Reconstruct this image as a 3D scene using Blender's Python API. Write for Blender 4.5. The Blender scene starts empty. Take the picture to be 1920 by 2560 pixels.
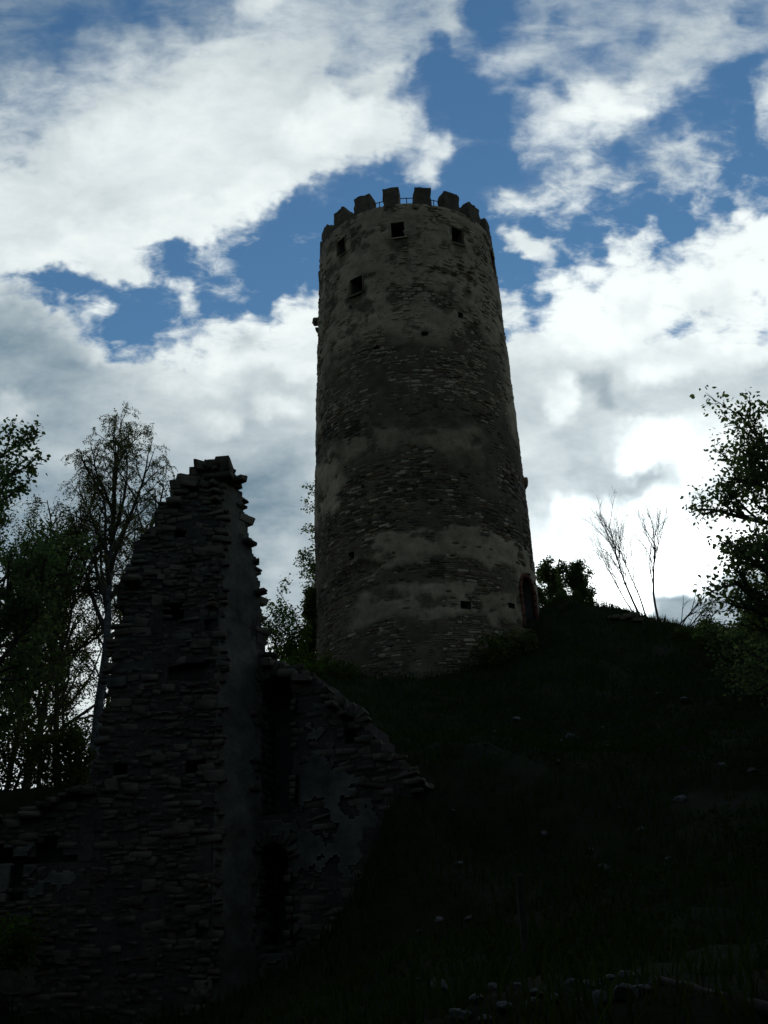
import bpy, math, random
import numpy as np
from mathutils import Matrix, Vector

R_ = math.radians
S = bpy.context.scene
COL = S.collection
rng = np.random.default_rng(11)
random.seed(11)

# ------------------------------------------------------------------ camera
EYE = np.array([0.0, 0.0, 1.6])
PITCH, ROLL, FPX, PW, PH = 24.5, 2.4, 2809.0, 1920, 2560
_p, _r = R_(PITCH), R_(ROLL)
_R0 = np.array([1.0, 0, 0]); _U0 = np.array([0, -math.sin(_p), math.cos(_p)])
CD = np.array([0, math.cos(_p), math.sin(_p)])
CU = _U0 * math.cos(_r) + _R0 * math.sin(_r)
CR = _R0 * math.cos(_r) - _U0 * math.sin(_r)
cam_d = bpy.data.cameras.new('camera')
cam = bpy.data.objects.new('camera', cam_d); COL.objects.link(cam)
cam.matrix_world = Matrix(((CR[0], CU[0], -CD[0], EYE[0]), (CR[1], CU[1], -CD[1], EYE[1]),
                           (CR[2], CU[2], -CD[2], EYE[2]), (0, 0, 0, 1)))
cam_d.sensor_fit = 'VERTICAL'; cam_d.sensor_height = 36.0
cam_d.lens = FPX / PH * 36.0
cam_d.clip_start = 0.1; cam_d.clip_end = 5000
S.camera = cam

# ------------------------------------------------------------------ exposure
S.render.engine = 'CYCLES'
S.view_settings.view_transform = 'Standard'
S.view_settings.look = 'None'
S.view_settings.gamma = 1.0
S.view_settings.use_curve_mapping = False
S.view_settings.exposure = 0.0
S.cycles.max_bounces = 5
S.cycles.diffuse_bounces = 3
S.cycles.transmission_bounces = 3
S.cycles.transparent_max_bounces = 4
S.cycles.caustics_reflective = False
S.cycles.caustics_refractive = False
S.cycles.use_denoising = True

SUN_EL, SUN_AZ = R_(18.9), R_(13.9)
SUN_DIR = Vector((math.sin(SUN_AZ) * math.cos(SUN_EL), math.cos(SUN_AZ) * math.cos(SUN_EL), math.sin(SUN_EL)))


def ray(px, py):
    d = CD + CR * ((px - PW / 2) / FPX) - CU * ((py - PH / 2) / FPX)
    return d / np.linalg.norm(d)


def at(px, py, dist):
    """world point seen at a photo pixel, at a horizontal distance from the camera"""
    d = ray(px, py)
    return EYE + d * (dist / math.hypot(d[0], d[1]))


# ------------------------------------------------------------------ sky
GX, GY, GS = 184, 150, 12.0          # a chart of the clouds on the sky dome, read by direction
_gx, _gy = np.meshgrid((np.arange(GX) + 0.5) * GS - 144, (np.arange(GY) + 0.5) * GS - 24)


def in_poly(P):
    m = np.zeros(_gx.shape, bool); n = len(P)
    for i in range(n):
        x0, y0 = P[i]; x1, y1 = P[(i + 1) % n]
        if y0 == y1: continue
        c = ((_gy < y0) != (_gy < y1)) & (_gx < (x1 - x0) * (_gy - y0) / (y1 - y0) + x0)
        m ^= c
    return m


def blur(A, sig):
    k = np.exp(-0.5 * (np.arange(-12, 13) * GS / sig) ** 2); k /= k.sum()
    A = np.pad(A, 12, mode='edge')
    A = np.apply_along_axis(lambda v: np.convolve(v, k, 'same'), 0, A)
    A = np.apply_along_axis(lambda v: np.convolve(v, k, 'same'), 1, A)
    return A[12:-12, 12:-12]


def paint(base, items):
    A = np.full(_gx.shape, float(base))
    for it in items:
        if it[0] == 'p':
            _, v, soft, P = it
            m = blur(in_poly(P).astype(float), soft)
        else:
            _, v, cx, cy, rx, ry, ang = it
            c, s_ = math.cos(R_(ang)), math.sin(R_(ang))
            u = ((_gx - cx) * c + (_gy - cy) * s_) / rx; w = (-(_gx - cx) * s_ + (_gy - cy) * c) / ry
            m = np.clip(1.5 - (u * u + w * w), 0, 1) ; m = m * m * (3 - 2 * m)
        A = A * (1 - m) + v * m
    return A


BIG = [(-200, 690), (36, 681), (133, 660), (211, 681), (289, 705), (362, 711), (416, 681), (362, 650), (356, 627), (446, 615), (452, 579), (500, 597), (555, 579), (633, 597), (663, 555), (693, 500), (705, 458), (760, 464),
       (838, 476), (850, 416), (904, 422), (946, 400), (1000, 375), (1040, 356), (1047, 301), (998, 253), (1004, 199), (1034, 157), (1016, 109), (1053, 78), (1100, 90), (1173, 115), (1180, 36), (1150, -60), (600, -60), (585, 60),
       (480, 80), (375, 112), (250, 135), (170, 170), (120, 195), (40, 200), (-200, 240)]
VEIL_R = [(1185, 163), (1209, 120), (1306, 78), (1294, 36), (1282, -60), (2100, -60), (2100, 140), (1920, 145), (1860, 163), (1788, 175), (1704, 217), (1673, 253), (1667, 289), (1625, 307), (1559, 356), (1511, 380), (1414, 368),
          (1342, 428), (1294, 428), (1258, 392), (1306, 356), (1252, 331), (1282, 271), (1342, 223), (1336, 157), (1245, 229)]
SECOND = [(1348, 452), (1402, 404), (1444, 398), (1493, 416), (1510, 425), (1559, 386), (1625, 344), (1776, 319), (1860, 325), (1848, 362), (1800, 404), (1800, 452), (1782, 512), (1758, 536), (1734, 500), (1685, 524), (1643, 488), (1583, 500),
          (1523, 482), (1493, 512), (1462, 482), (1450, 536), (1420, 542), (1378, 506), (1312, 530), (1245, 536), (1179, 540), (1233, 476), (1312, 458)]
LOW_R = [(1230, 860), (1360, 821), (1408, 799), (1382, 743), (1395, 704), (1347, 704), (1347, 691), (1408, 674), (1460, 682), (1508, 691), (1512, 643), (1547, 604), (1599, 587), (1669, 608), (1690, 647), (1708, 673), (1712, 630),
         (1699, 617), (1747, 595), (1777, 578), (1795, 539), (1842, 548), (1877, 539), (1920, 535), (2200, 520), (2200, 1900), (1000, 1900), (1000, 860)]
LOW_L = [(-200, 700), (48, 715), (84, 757), (150, 775), (175, 757), (277, 763), (310, 805), (271, 832), (235, 811), (181, 835), (235, 865), (313, 853), (319, 889), (301, 925), (350, 930), (368, 877), (422, 841), (482, 829), (535, 829), (500, 800),
         (446, 787), (422, 745), (410, 715), (476, 715), (458, 733), (494, 769), (579, 751), (591, 775), (651, 793), (670, 815), (693, 799), (693, 739), (717, 727), (729, 751), (790, 739), (1000, 740), (1000, 1900), (-200, 1900)]
SUN_BANK = [(1615, 1545), (1673, 1500), (1722, 1474), (1785, 1452), (1842, 1426), (1920, 1407), (2200, 1350), (2200, 1900), (1560, 1900)]
COVER_T = paint(0.0, [
    ('p', 0.42, 20, [(-200, -60), (620, -60), (580, 60), (150, 170), (-200, 260)]),
    ('e', 0.08, 430, 45, 130, 42, -5), ('e', 0.12, 185, 92, 60, 34, 0), ('e', 0.16, 95, 145, 40, 40, 0),
    ('p', 1.15, 13, BIG), ('p', 0.62, 38, [(-200, 200), (130, 150), (260, 95), (600, 20), (1000, -60), (1250, -60), (1000, 90), (620, 120), (300, 200), (170, 330), (-200, 560)]), ('e', 1.5, 400, 400, 300, 120, -20), ('e', 1.45, 740, 290, 160, 80, -35), ('e', 1.5, 240, 560, 300, 70, -8), ('e', 0.72, 900, 140, 110, 50, -30),
    ('p', 0.85, 11, [(1035, 374), (1065, 337), (1119, 301), (1155, 337), (1125, 380), (1101, 446), (1059, 434), (1035, 410)]),
    ('e', 0.34, 1053, 235, 42, 34, -40), ('e', 0.32, 1197, 380, 18, 26, 0), ('e', 0.42, 1010, 150, 20, 40, 0),
    ('p', 0.60, 13, VEIL_R), ('e', 0.97, 1500, 265, 130, 60, -25), ('e', 0.85, 1700, 110, 170, 55, -28), ('e', 0.5, 1270, 170, 60, 45, -30),
    ('e', 0.2, 1415, 265, 32, 26, 0), ('e', 0.2, 1860, 62, 50, 24, -35), ('e', 0.3, 1450, 120, 26, 20, 0), ('e', 0.35, 1625, 60, 30, 18, -40), ('e', 0.3, 1385, 55, 40, 26, -20), ('e', 0.35, 1530, 175, 40, 14, -20),
    ('p', 0.68, 10, [(1860, 259), (1900, 180), (2200, 120), (2200, 380), (1890, 340), (1885, 290)]), ('e', 0.5, 1728, 271, 24, 32, 0),
    ('p', 0.68, 11, SECOND), ('e', 0.9, 1680, 400, 90, 34, -22), ('e', 0.88, 1410, 440, 40, 34, -20),
    ('p', 0.95, 10, [(1230, 590), (1290, 560), (1360, 570), (1410, 585), (1400, 620), (1390, 655), (1360, 650), (1310, 640), (1260, 610)]),
    ('e', 0.8, 1444, 639, 18, 22, 0), ('e', 0.5, 1510, 567, 22, 30, 0), ('e', 0.5, 1318, 687, 25, 15, 0), ('e', 0.55, 1866, 488, 42, 32, 20), ('e', 0.45, 1752, 560, 18, 18, 0),
    ('p', 1.0, 11, LOW_R), ('e', 0.3, 1640, 652, 20, 18, 30), ('e', 0.4, 1499, 756, 20, 12, 0), ('e', 0.4, 1712, 799, 20, 18, 0), ('e', 0.1, 1903, 788, 34, 26, 10), ('e', 0.6, 1755, 843, 30, 9, 35), ('e', 0.4, 1695, 690, 10, 30, 0),
    ('p', 0.9, 10, [(1200, 734), (1310, 728), (1340, 765), (1300, 785), (1250, 800), (1200, 800)]), ('e', 0.7, 1287, 821, 30, 18, -30),
    ('p', 1.0, 11, LOW_L), ('p', 0.55, 10, [(462, 605), (550, 618), (545, 655), (500, 672), (525, 705), (490, 690)]), ('e', 0.36, 573, 690, 36, 24, -20), ('e', 0.4, 108, 703, 34, 14, 0), ('e', 0.3, 410, 912, 26, 14, 30),
    ('p', 1.5, 45, [(-200, 860), (200, 900), (400, 1000), (600, 990), (800, 880), (1250, 920), (1500, 920), (2200, 900), (2200, 1900), (-200, 1900)]),
])
SHADE_T = paint(0.80, [
    ('p', 0.28, 40, [(-200, -60), (640, -60), (560, 100), (300, 140), (150, 200), (-200, 330)]), ('p', 0.54, 50, [(-200, 300), (150, 190), (560, 110), (900, -60), (1250, -60), (1250, 160), (900, 200), (500, 260), (200, 380), (-200, 480)]),
    ('e', 0.80, 420, 380, 240, 130, -20), ('e', 0.95, 330, 590, 340, 60, -12), ('e', 0.97, 640, 480, 80, 60, -60), ('e', 0.95, 830, 300, 120, 70, -30),
    ('p', 0.54, 40, [(1150, -60), (2200, -60), (2200, 200), (1700, 190), (1300, 240)]), ('e', 0.92, 1510, 270, 120, 50, -25), ('e', 0.72, 1640, 420, 240, 90, -10),
    ('p', 1.0, 25, [(1330, 690), (1500, 600), (1920, 540), (2200, 540), (2200, 920), (1780, 890), (1500, 880), (1330, 850)]),
    ('e', 0.80, 1600, 790, 60, 30, 10), ('e', 0.82, 1770, 730, 40, 24, 0), ('e', 0.75, 1700, 860, 120, 20, 8),
    ('p', 0.52, 45, [(1180, 900), (1330, 870), (1560, 900), (1920, 930), (2200, 930), (2200, 1080), (1700, 1100), (1250, 1420), (1180, 1400)]),
    ('e', 0.26, 1480, 975, 70, 50, 15), ('e', 0.48, 1890, 985, 110, 50, -25), ('e', 0.85, 1400, 1010, 50, 60, 60), ('e', 0.9, 1670, 940, 90, 30, -10), ('e', 0.6, 1330, 1130, 60, 60, 0), ('e', 0.40, 1470, 1180, 70, 50, 0),
    ('p', 0.9, 40, [(1500, 1120), (1700, 1060), (2000, 1040), (2000, 1180), (1640, 1200)]), ('e', 1.0, 1640, 1110, 110, 34, -18), ('e', 0.36, 1600, 1200, 90, 30, -10), ('e', 1.0, 1392, 1296, 46, 26, -25), ('e', 0.9, 1470, 1262, 50, 20, -10),
    ('e', 0.72, 1480, 1310, 110, 24, -22), ('e', 0.75, 1680, 1275, 95, 46, -25), ('e', 0.6, 1790, 1240, 60, 40, 0), ('e', 0.75, 1300, 1350, 70, 60, 0),
    ('p', 1.0, 30, [(1430, 1420), (1560, 1360), (1800, 1330), (2100, 1300), (2100, 1420), (1700, 1480), (1600, 1560), (1450, 1560)]),
    ('p', 0.24, 12, SUN_BANK),
    ('p', 0.24, 32, [(-200, 715), (60, 735), (130, 800), (240, 880), (330, 950), (420, 1000), (300, 1120), (-200, 1160)]), ('e', 0.92, 240, 780, 70, 22, 0), ('e', 0.78, 285, 872, 40, 18, 0),
    ('p', 0.92, 22, [(360, 890), (450, 840), (600, 770), (720, 740), (800, 740), (800, 960), (560, 950), (420, 960)]), ('e', 0.62, 700, 960, 90, 26, 10), ('e', 0.6, 610, 840, 60, 20, 30),
    ('p', 0.46, 40, [(300, 970), (800, 980), (820, 1110), (500, 1130), (250, 1080)]), ('e', 0.85, 550, 1060, 60, 26, 0), ('e', 0.85, 700, 1000, 70, 20, 0), ('e', 0.55, 40, 1015, 60, 30, 0),
    ('p', 0.22, 45, [(-200, 1130), (500, 1140), (820, 1110), (820, 1500), (-200, 1500)]), ('e', 0.5, 655, 1140, 40, 30, 0), ('e', 0.45, 720, 1480, 90, 120, 0),
])

COVER_T = blur(COVER_T, 10)


def sky_value(az, el):
    """cover and shade of the clouds towards a compass direction; away from the charted part a broken mean cover"""
    d = np.array([math.sin(az) * math.cos(el), math.cos(az) * math.cos(el), math.sin(el)])
    z = d @ CD
    if z < 0.3:
        return 0.48, 0.62
    px = PW / 2 + FPX * (d @ CR) / z; py = PH / 2 - FPX * (d @ CU) / z
    gx = (px + 144) / GS - 0.5; gy = (py + 24) / GS - 0.5
    cx = min(max(gx, 0), GX - 1.001); cy = min(max(gy, 0), GY - 1.001)
    out = math.hypot(gx - cx, gy - cy) * GS
    i, j = int(cx), int(cy); fx, fy = cx - i, cy - j
    res = []
    for T, base in ((COVER_T, 0.48), (SHADE_T, 0.62)):
        v = (T[j, i] * (1 - fx) + T[j, i + 1] * fx) * (1 - fy) + (T[j + 1, i] * (1 - fx) + T[j + 1, i + 1] * fx) * fy
        w = max(0.0, 1 - out / 500.0)
        res.append(v * w + base * (1 - w))
    return res


def build_world():
    world = bpy.data.worlds.new("World"); S.world = world
    world.use_nodes = True
    nt = world.node_tree; N = nt.nodes; L = nt.links
    N.clear()

    def put(sock, v):
        if hasattr(v, 'is_output') or isinstance(v, bpy.types.NodeSocket):
            L.new(v, sock)
        elif v is not None:
            sock.default_value = v

    def M(op, a, b=None, c=None, clamp=False):
        n = N.new('ShaderNodeMath'); n.operation = op; n.use_clamp = clamp
        put(n.inputs[0], a)
        if b is not None: put(n.inputs[1], b)
        if c is not None: put(n.inputs[2], c)
        return n.outputs[0]

    def smooth(v, lo, hi, a=0.0, b=1.0):
        n = N.new('ShaderNodeMapRange'); n.interpolation_type = 'SMOOTHSTEP'
        put(n.inputs['Value'], v)
        n.inputs['From Min'].default_value = lo; n.inputs['From Max'].default_value = hi
        n.inputs['To Min'].default_value = a; n.inputs['To Max'].default_value = b
        return n.outputs['Result']

    def noise(vec, scale, detail, rough, dist=0.0):
        n = N.new('ShaderNodeTexNoise'); n.noise_dimensions = '3D'
        L.new(vec, n.inputs['Vector'])
        n.inputs['Scale'].default_value = scale; n.inputs['Detail'].default_value = detail
        n.inputs['Roughness'].default_value = rough; n.inputs['Distortion'].default_value = dist
        return n

    tc = N.new('ShaderNodeTexCoord'); D0 = tc.outputs['Generated']
    # ragged outlines: the direction is warped a little before the cover is looked up
    w1 = noise(D0, 16.0, 4.0, 0.6)
    vs = N.new('ShaderNodeVectorMath'); vs.operation = 'SUBTRACT'
    L.new(w1.outputs['Color'], vs.inputs[0]); vs.inputs[1].default_value = (0.5, 0.5, 0.5)
    vm = N.new('ShaderNodeVectorMath'); vm.operation = 'MULTIPLY_ADD'
    L.new(vs.outputs[0], vm.inputs[0]); vm.inputs[1].default_value = (0.06, 0.06, 0.06); L.new(D0, vm.inputs[2])
    vn = N.new('ShaderNodeVectorMath'); vn.operation = 'NORMALIZE'; L.new(vm.outputs[0], vn.inputs[0])
    sp = N.new('ShaderNodeSeparateXYZ'); L.new(vn.outputs[0], sp.inputs[0])
    az = M('ARCTAN2', sp.outputs[0], sp.outputs[1])
    el = M('ARCSINE', sp.outputs[2])
    AZ0 = R_(33.0)
    left = M('MULTIPLY_ADD', az, 1 / AZ0, 1.0, clamp=True)
    right = M('MULTIPLY', az, 1 / AZ0, clamp=True)
    side = M('GREATER_THAN', az, 0.0)
    half = M('ADD', M('MULTIPLY', right, side), M('MULTIPLY', left, M('SUBTRACT', 1.0, side)))
    EL0, DEL, NR = R_(9.0), R_(1.05), 48
    t = M('MULTIPLY_ADD', el, 1 / DEL, -EL0 / DEL)

    def row(j, sgn):
        # each row of the chart is a ramp in a small node group of its own
        g = bpy.data.node_groups.new('cloud_row', 'ShaderNodeTree')
        g.interface.new_socket('along', in_out='INPUT', socket_type='NodeSocketFloat')
        g.interface.new_socket('chart', in_out='OUTPUT', socket_type='NodeSocketColor')
        gi = g.nodes.new('NodeGroupInput'); go = g.nodes.new('NodeGroupOutput')
        r = g.nodes.new('ShaderNodeValToRGB'); cr = r.color_ramp; cr.interpolation = 'EASE'
        ns = 32
        for i in range(1, ns - 1): cr.elements.new(i / (ns - 1))
        for i in range(ns):
            f = i / (ns - 1)
            c, s = sky_value(f * AZ0 if sgn > 0 else (f - 1) * AZ0, EL0 + DEL * j)
            if (sgn > 0 and i == ns - 1) or (sgn < 0 and i == 0): c, s = 0.48, 0.62
            cr.elements[i].color = (max(0, min(1, c / 1.6)), s, 0, 1)
        g.links.new(gi.outputs[0], r.inputs[0]); g.links.new(r.outputs[0], go.inputs[0])
        return g

    ROWS = {sgn: [row(j, sgn) for j in range(NR)] for sgn in (-1, 1)}

    def stack(sgn):
        acc = None
        for j in range(NR):
            gn = N.new('ShaderNodeGroup'); gn.node_tree = ROWS[sgn][j]; L.new(half, gn.inputs[0]); r = gn.outputs[0]
            if acc is None: acc = r; continue
            mx = N.new('ShaderNodeMix'); mx.data_type = 'RGBA'
            L.new(weights[j], mx.inputs[0]); L.new(acc, mx.inputs[6]); L.new(r, mx.inputs[7])
            acc = mx.outputs[2]
        return acc
    weights = [None] + [smooth(t, j - 1, j) for j in range(1, NR)]
    sm_ = N.new('ShaderNodeMix'); sm_.data_type = 'RGBA'
    L.new(side, sm_.inputs[0]); L.new(stack(-1), sm_.inputs[6]); L.new(stack(1), sm_.inputs[7])
    acc = sm_.outputs[2]
    sc = N.new('ShaderNodeSeparateColor'); L.new(acc, sc.inputs[0])
    cover, shade = M('MULTIPLY', sc.outputs[0], 1.6), sc.outputs[1]
    # clouds lie in a layer: nearer the horizon they shrink
    s0 = N.new('ShaderNodeSeparateXYZ'); L.new(D0, s0.inputs[0])
    den = M('MAXIMUM', M('ADD', s0.outputs[2], 0.45), 0.2)
    cx = M('DIVIDE', s0.outputs[0], den); cy = M('DIVIDE', s0.outputs[1], den)
    cb = N.new('ShaderNodeCombineXYZ'); L.new(cx, cb.inputs[0]); L.new(cy, cb.inputs[1]); cb.inputs[2].default_value = 0.37
    mp = N.new('ShaderNodeMapping'); L.new(cb.outputs[0], mp.inputs[0])
    mp.inputs['Rotation'].default_value = (0, 0, R_(-38)); mp.inputs['Scale'].default_value = (0.75, 1.25, 1)
    n1 = noise(mp.outputs[0], 20.0, 9.0, 0.60, 0.25)
    n2 = noise(mp.outputs[0], 60.0, 6.0, 0.62, 0.4)
    n3 = noise(mp.outputs[0], 6.0, 5.0, 0.55)
    nn = M('MULTIPLY_ADD', M('SUBTRACT', n1.outputs[0], 0.5), 1.25, M('MULTIPLY', M('SUBTRACT', n2.outputs[0], 0.5), 1.15))
    dens_in = M('ADD', cover, nn)
    # crisp heaps low down, thin combed veils higher up
    mp2 = N.new('ShaderNodeMapping'); L.new(cb.outputs[0], mp2.inputs[0])
    mp2.inputs['Rotation'].default_value = (0, 0, R_(-60)); mp2.inputs['Scale'].default_value = (1.0, 3.2, 1)
    n4 = noise(mp2.outputs[0], 16.0, 7.0, 0.6, 0.4)
    veil = M('ADD', M('ADD', cover, M('MULTIPLY', nn, 0.45)), M('MULTIPLY', M('SUBTRACT', n4.outputs[0], 0.5), 1.0))
    high = smooth(s0.outputs[2], 0.60, 0.72)
    d_low = smooth(dens_in, 0.20, 0.94); d_high = smooth(veil, 0.08, 1.12)
    dens = M('ADD', M('MULTIPLY', d_high, high), M('MULTIPLY', d_low, M('SUBTRACT', 1.0, high)))
    # shade: lit edges, greyer hearts
    sh = M('ADD', shade, M('MULTIPLY', M('SUBTRACT', n3.outputs[0], 0.5), 0.40))
    sh = M('ADD', sh, M('MULTIPLY', M('SUBTRACT', n1.outputs[0], 0.5), 0.55))
    sh = M('ADD', sh, M('MULTIPLY', M('SUBTRACT', n2.outputs[0], 0.5), 0.16), clamp=True)
    mc = N.new('ShaderNodeMix'); mc.data_type = 'RGBA'; L.new(sh, mc.inputs[0])
    mc.inputs[6].default_value = (0.11, 0.20, 0.275, 1)
    mc.inputs[7].default_value = (0.92, 0.985, 0.98, 1)
    # towards the hidden sun the clouds glow; away from it they are lit less
    dt = N.new('ShaderNodeVectorMath'); dt.operation = 'DOT_PRODUCT'
    L.new(D0, dt.inputs[0]); dt.inputs[1].default_value = SUN_DIR
    cs = dt.outputs['Value']
    far = smooth(cs, -0.5, 0.66, 0.26, 1.0)
    ang2 = M('MULTIPLY', M('SUBTRACT', 1.0, cs), 2.0)
    g1 = M('MULTIPLY', M('EXPONENT', M('MULTIPLY', ang2, -1 / R_(5.0) ** 2)), 1.7)
    g2 = M('MULTIPLY', M('EXPONENT', M('MULTIPLY', ang2, -1 / R_(12.0) ** 2)), 0.2)
    gl = M('ADD', g1, g2)
    stg = M('MULTIPLY_ADD', gl, smooth(shade, 0.2, 0.9), far)
    sky = N.new('ShaderNodeTexSky'); sky.sky_type = 'NISHITA'
    sky.sun_disc = False; sky.sun_elevation = SUN_EL; sky.sun_rotation = SUN_AZ
    sky.altitude = 0; sky.air_density = 2.0; sky.dust_density = 0.0; sky.ozone_density = 8.3
    b1 = N.new('ShaderNodeBackground'); L.new(sky.outputs[0], b1.inputs[0]); b1.inputs[1].default_value = 0.082
    b2 = N.new('ShaderNodeBackground'); L.new(mc.outputs[2], b2.inputs[0]); L.new(stg, b2.inputs[1])
    mx = N.new('ShaderNodeMixShader'); L.new(dens, mx.inputs[0]); L.new(b1.outputs[0], mx.inputs[1]); L.new(b2.outputs[0], mx.inputs[2])
    out = N.new('ShaderNodeOutputWorld'); L.new(mx.outputs[0], out.inputs[0])
    world.cycles.sampling_method = 'MANUAL'; world.cycles.sample_map_resolution = 512


build_world()
sun_d = bpy.data.lights.new('sun', 'SUN'); sun_d.energy = 0.8; sun_d.angle = R_(10); sun_d.color = (1.0, 0.93, 0.82)
sun = bpy.data.objects.new('sun', sun_d); COL.objects.link(sun)
sun.rotation_euler = (-SUN_DIR).to_track_quat('-Z', 'Y').to_euler()
sun.location = (20, 60, 60)

# ------------------------------------------------------------------ helpers


def tag(o, label=None, cat=None, group=None, kind=None):
    if label: o['label'] = label
    if cat: o['category'] = cat
    if group: o['group'] = group
    if kind: o['kind'] = kind
    return o


def empty(name, loc, label=None, cat=None, group=None):
    o = bpy.data.objects.new(name, None); COL.objects.link(o)
    o.location = tuple(float(v) for v in loc); o.empty_display_size = 0.3
    return tag(o, label, cat, group)


def mesh_from(name, verts, faces, mats, smooth=False, sizes=None):
    """verts (n,3); faces: (m,k) array or list of such arrays; mats: material or list with per-list materials"""
    me = bpy.data.meshes.new(name)
    if not isinstance(faces, list): faces = [faces]
    faces = [np.asarray(f, np.int32) for f in faces if len(f)]
    v = np.ascontiguousarray(verts, np.float32)
    loops = np.concatenate([f.ravel() for f in faces]) if faces else np.zeros(0, np.int32)
    cnt = np.concatenate([np.full(len(f), f.shape[1], np.int32) for f in faces]) if faces else np.zeros(0, np.int32)
    st = np.concatenate([[0], np.cumsum(cnt)[:-1]]).astype(np.int32)
    me.vertices.add(len(v)); me.vertices.foreach_set('co', v.ravel())
    me.loops.add(len(loops)); me.loops.foreach_set('vertex_index', loops.astype(np.int32))
    me.polygons.add(len(cnt)); me.polygons.foreach_set('loop_start', st); me.polygons.foreach_set('loop_total', cnt)
    for m in (mats if isinstance(mats, (list, tuple)) else [mats]): me.materials.append(m)
    me.update(calc_edges=True)
    if smooth: me.polygons.foreach_set('use_smooth', np.ones(len(cnt), bool))
    return me


def link(name, me, parent=None, M4=None, kind=None):
    o = bpy.data.objects.new(name, me); COL.objects.link(o)
    if parent is not None:
        o.parent = parent
        pl = Matrix.Translation(parent_world(parent)).inverted()
        o.matrix_basis = pl @ (M4 if M4 is not None else Matrix.Identity(4))
    elif M4 is not None:
        o.matrix_basis = M4
    if kind: o['kind'] = kind
    return o


def parent_world(p):
    v = Vector(p.location)
    while p.parent is not None:
        p = p.parent; v = v + Vector(p.location)
    return v


def _hash(i, j, k, seed):
    h = (i.astype(np.int64) * 374761393 + j.astype(np.int64) * 668265263 + k.astype(np.int64) * 2147483647 + seed * 1274126177) & 0xFFFFFFFF
    h = ((h ^ (h >> 13)) * 1274126177) & 0xFFFFFFFF
    h = h ^ (h >> 16)
    return (h & 0xFFFF) / 65535.0


def vnoise(x, y, z=0.0, seed=0):
    x, y, z = np.broadcast_arrays(np.asarray(x, float), np.asarray(y, float), np.asarray(z, float))
    i, j, k = np.floor(x), np.floor(y), np.floor(z)
    fx, fy, fz = x - i, y - j, z - k
    fx, fy, fz = [f * f * (3 - 2 * f) for f in (fx, fy, fz)]
    r = 0
    for a in (0, 1):
        for b in (0, 1):
            for c in (0, 1):
                w = (fx if a else 1 - fx) * (fy if b else 1 - fy) * (fz if c else 1 - fz)
                r = r + w * _hash(i + a, j + b, k + c, seed)
    return r


def fbm(x, y, z=0.0, seed=0, oct=4, rough=0.5):
    s, a, t = 0, 1.0, 0
    x = np.asarray(x, float); y = np.asarray(y, float); z = np.asarray(z, float)
    for o in range(oct):
        s = s + a * vnoise(x * 2 ** o, y * 2 ** o, z * 2 ** o, seed + o * 17); t += a; a *= rough
    return s / t


# ------------------------------------------------------------------ materials


def new_mat(name):
    m = bpy.data.materials.new(name); m.use_nodes = True
    m.node_tree.nodes.clear()
    return m, m.node_tree.nodes, m.node_tree.links


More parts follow.
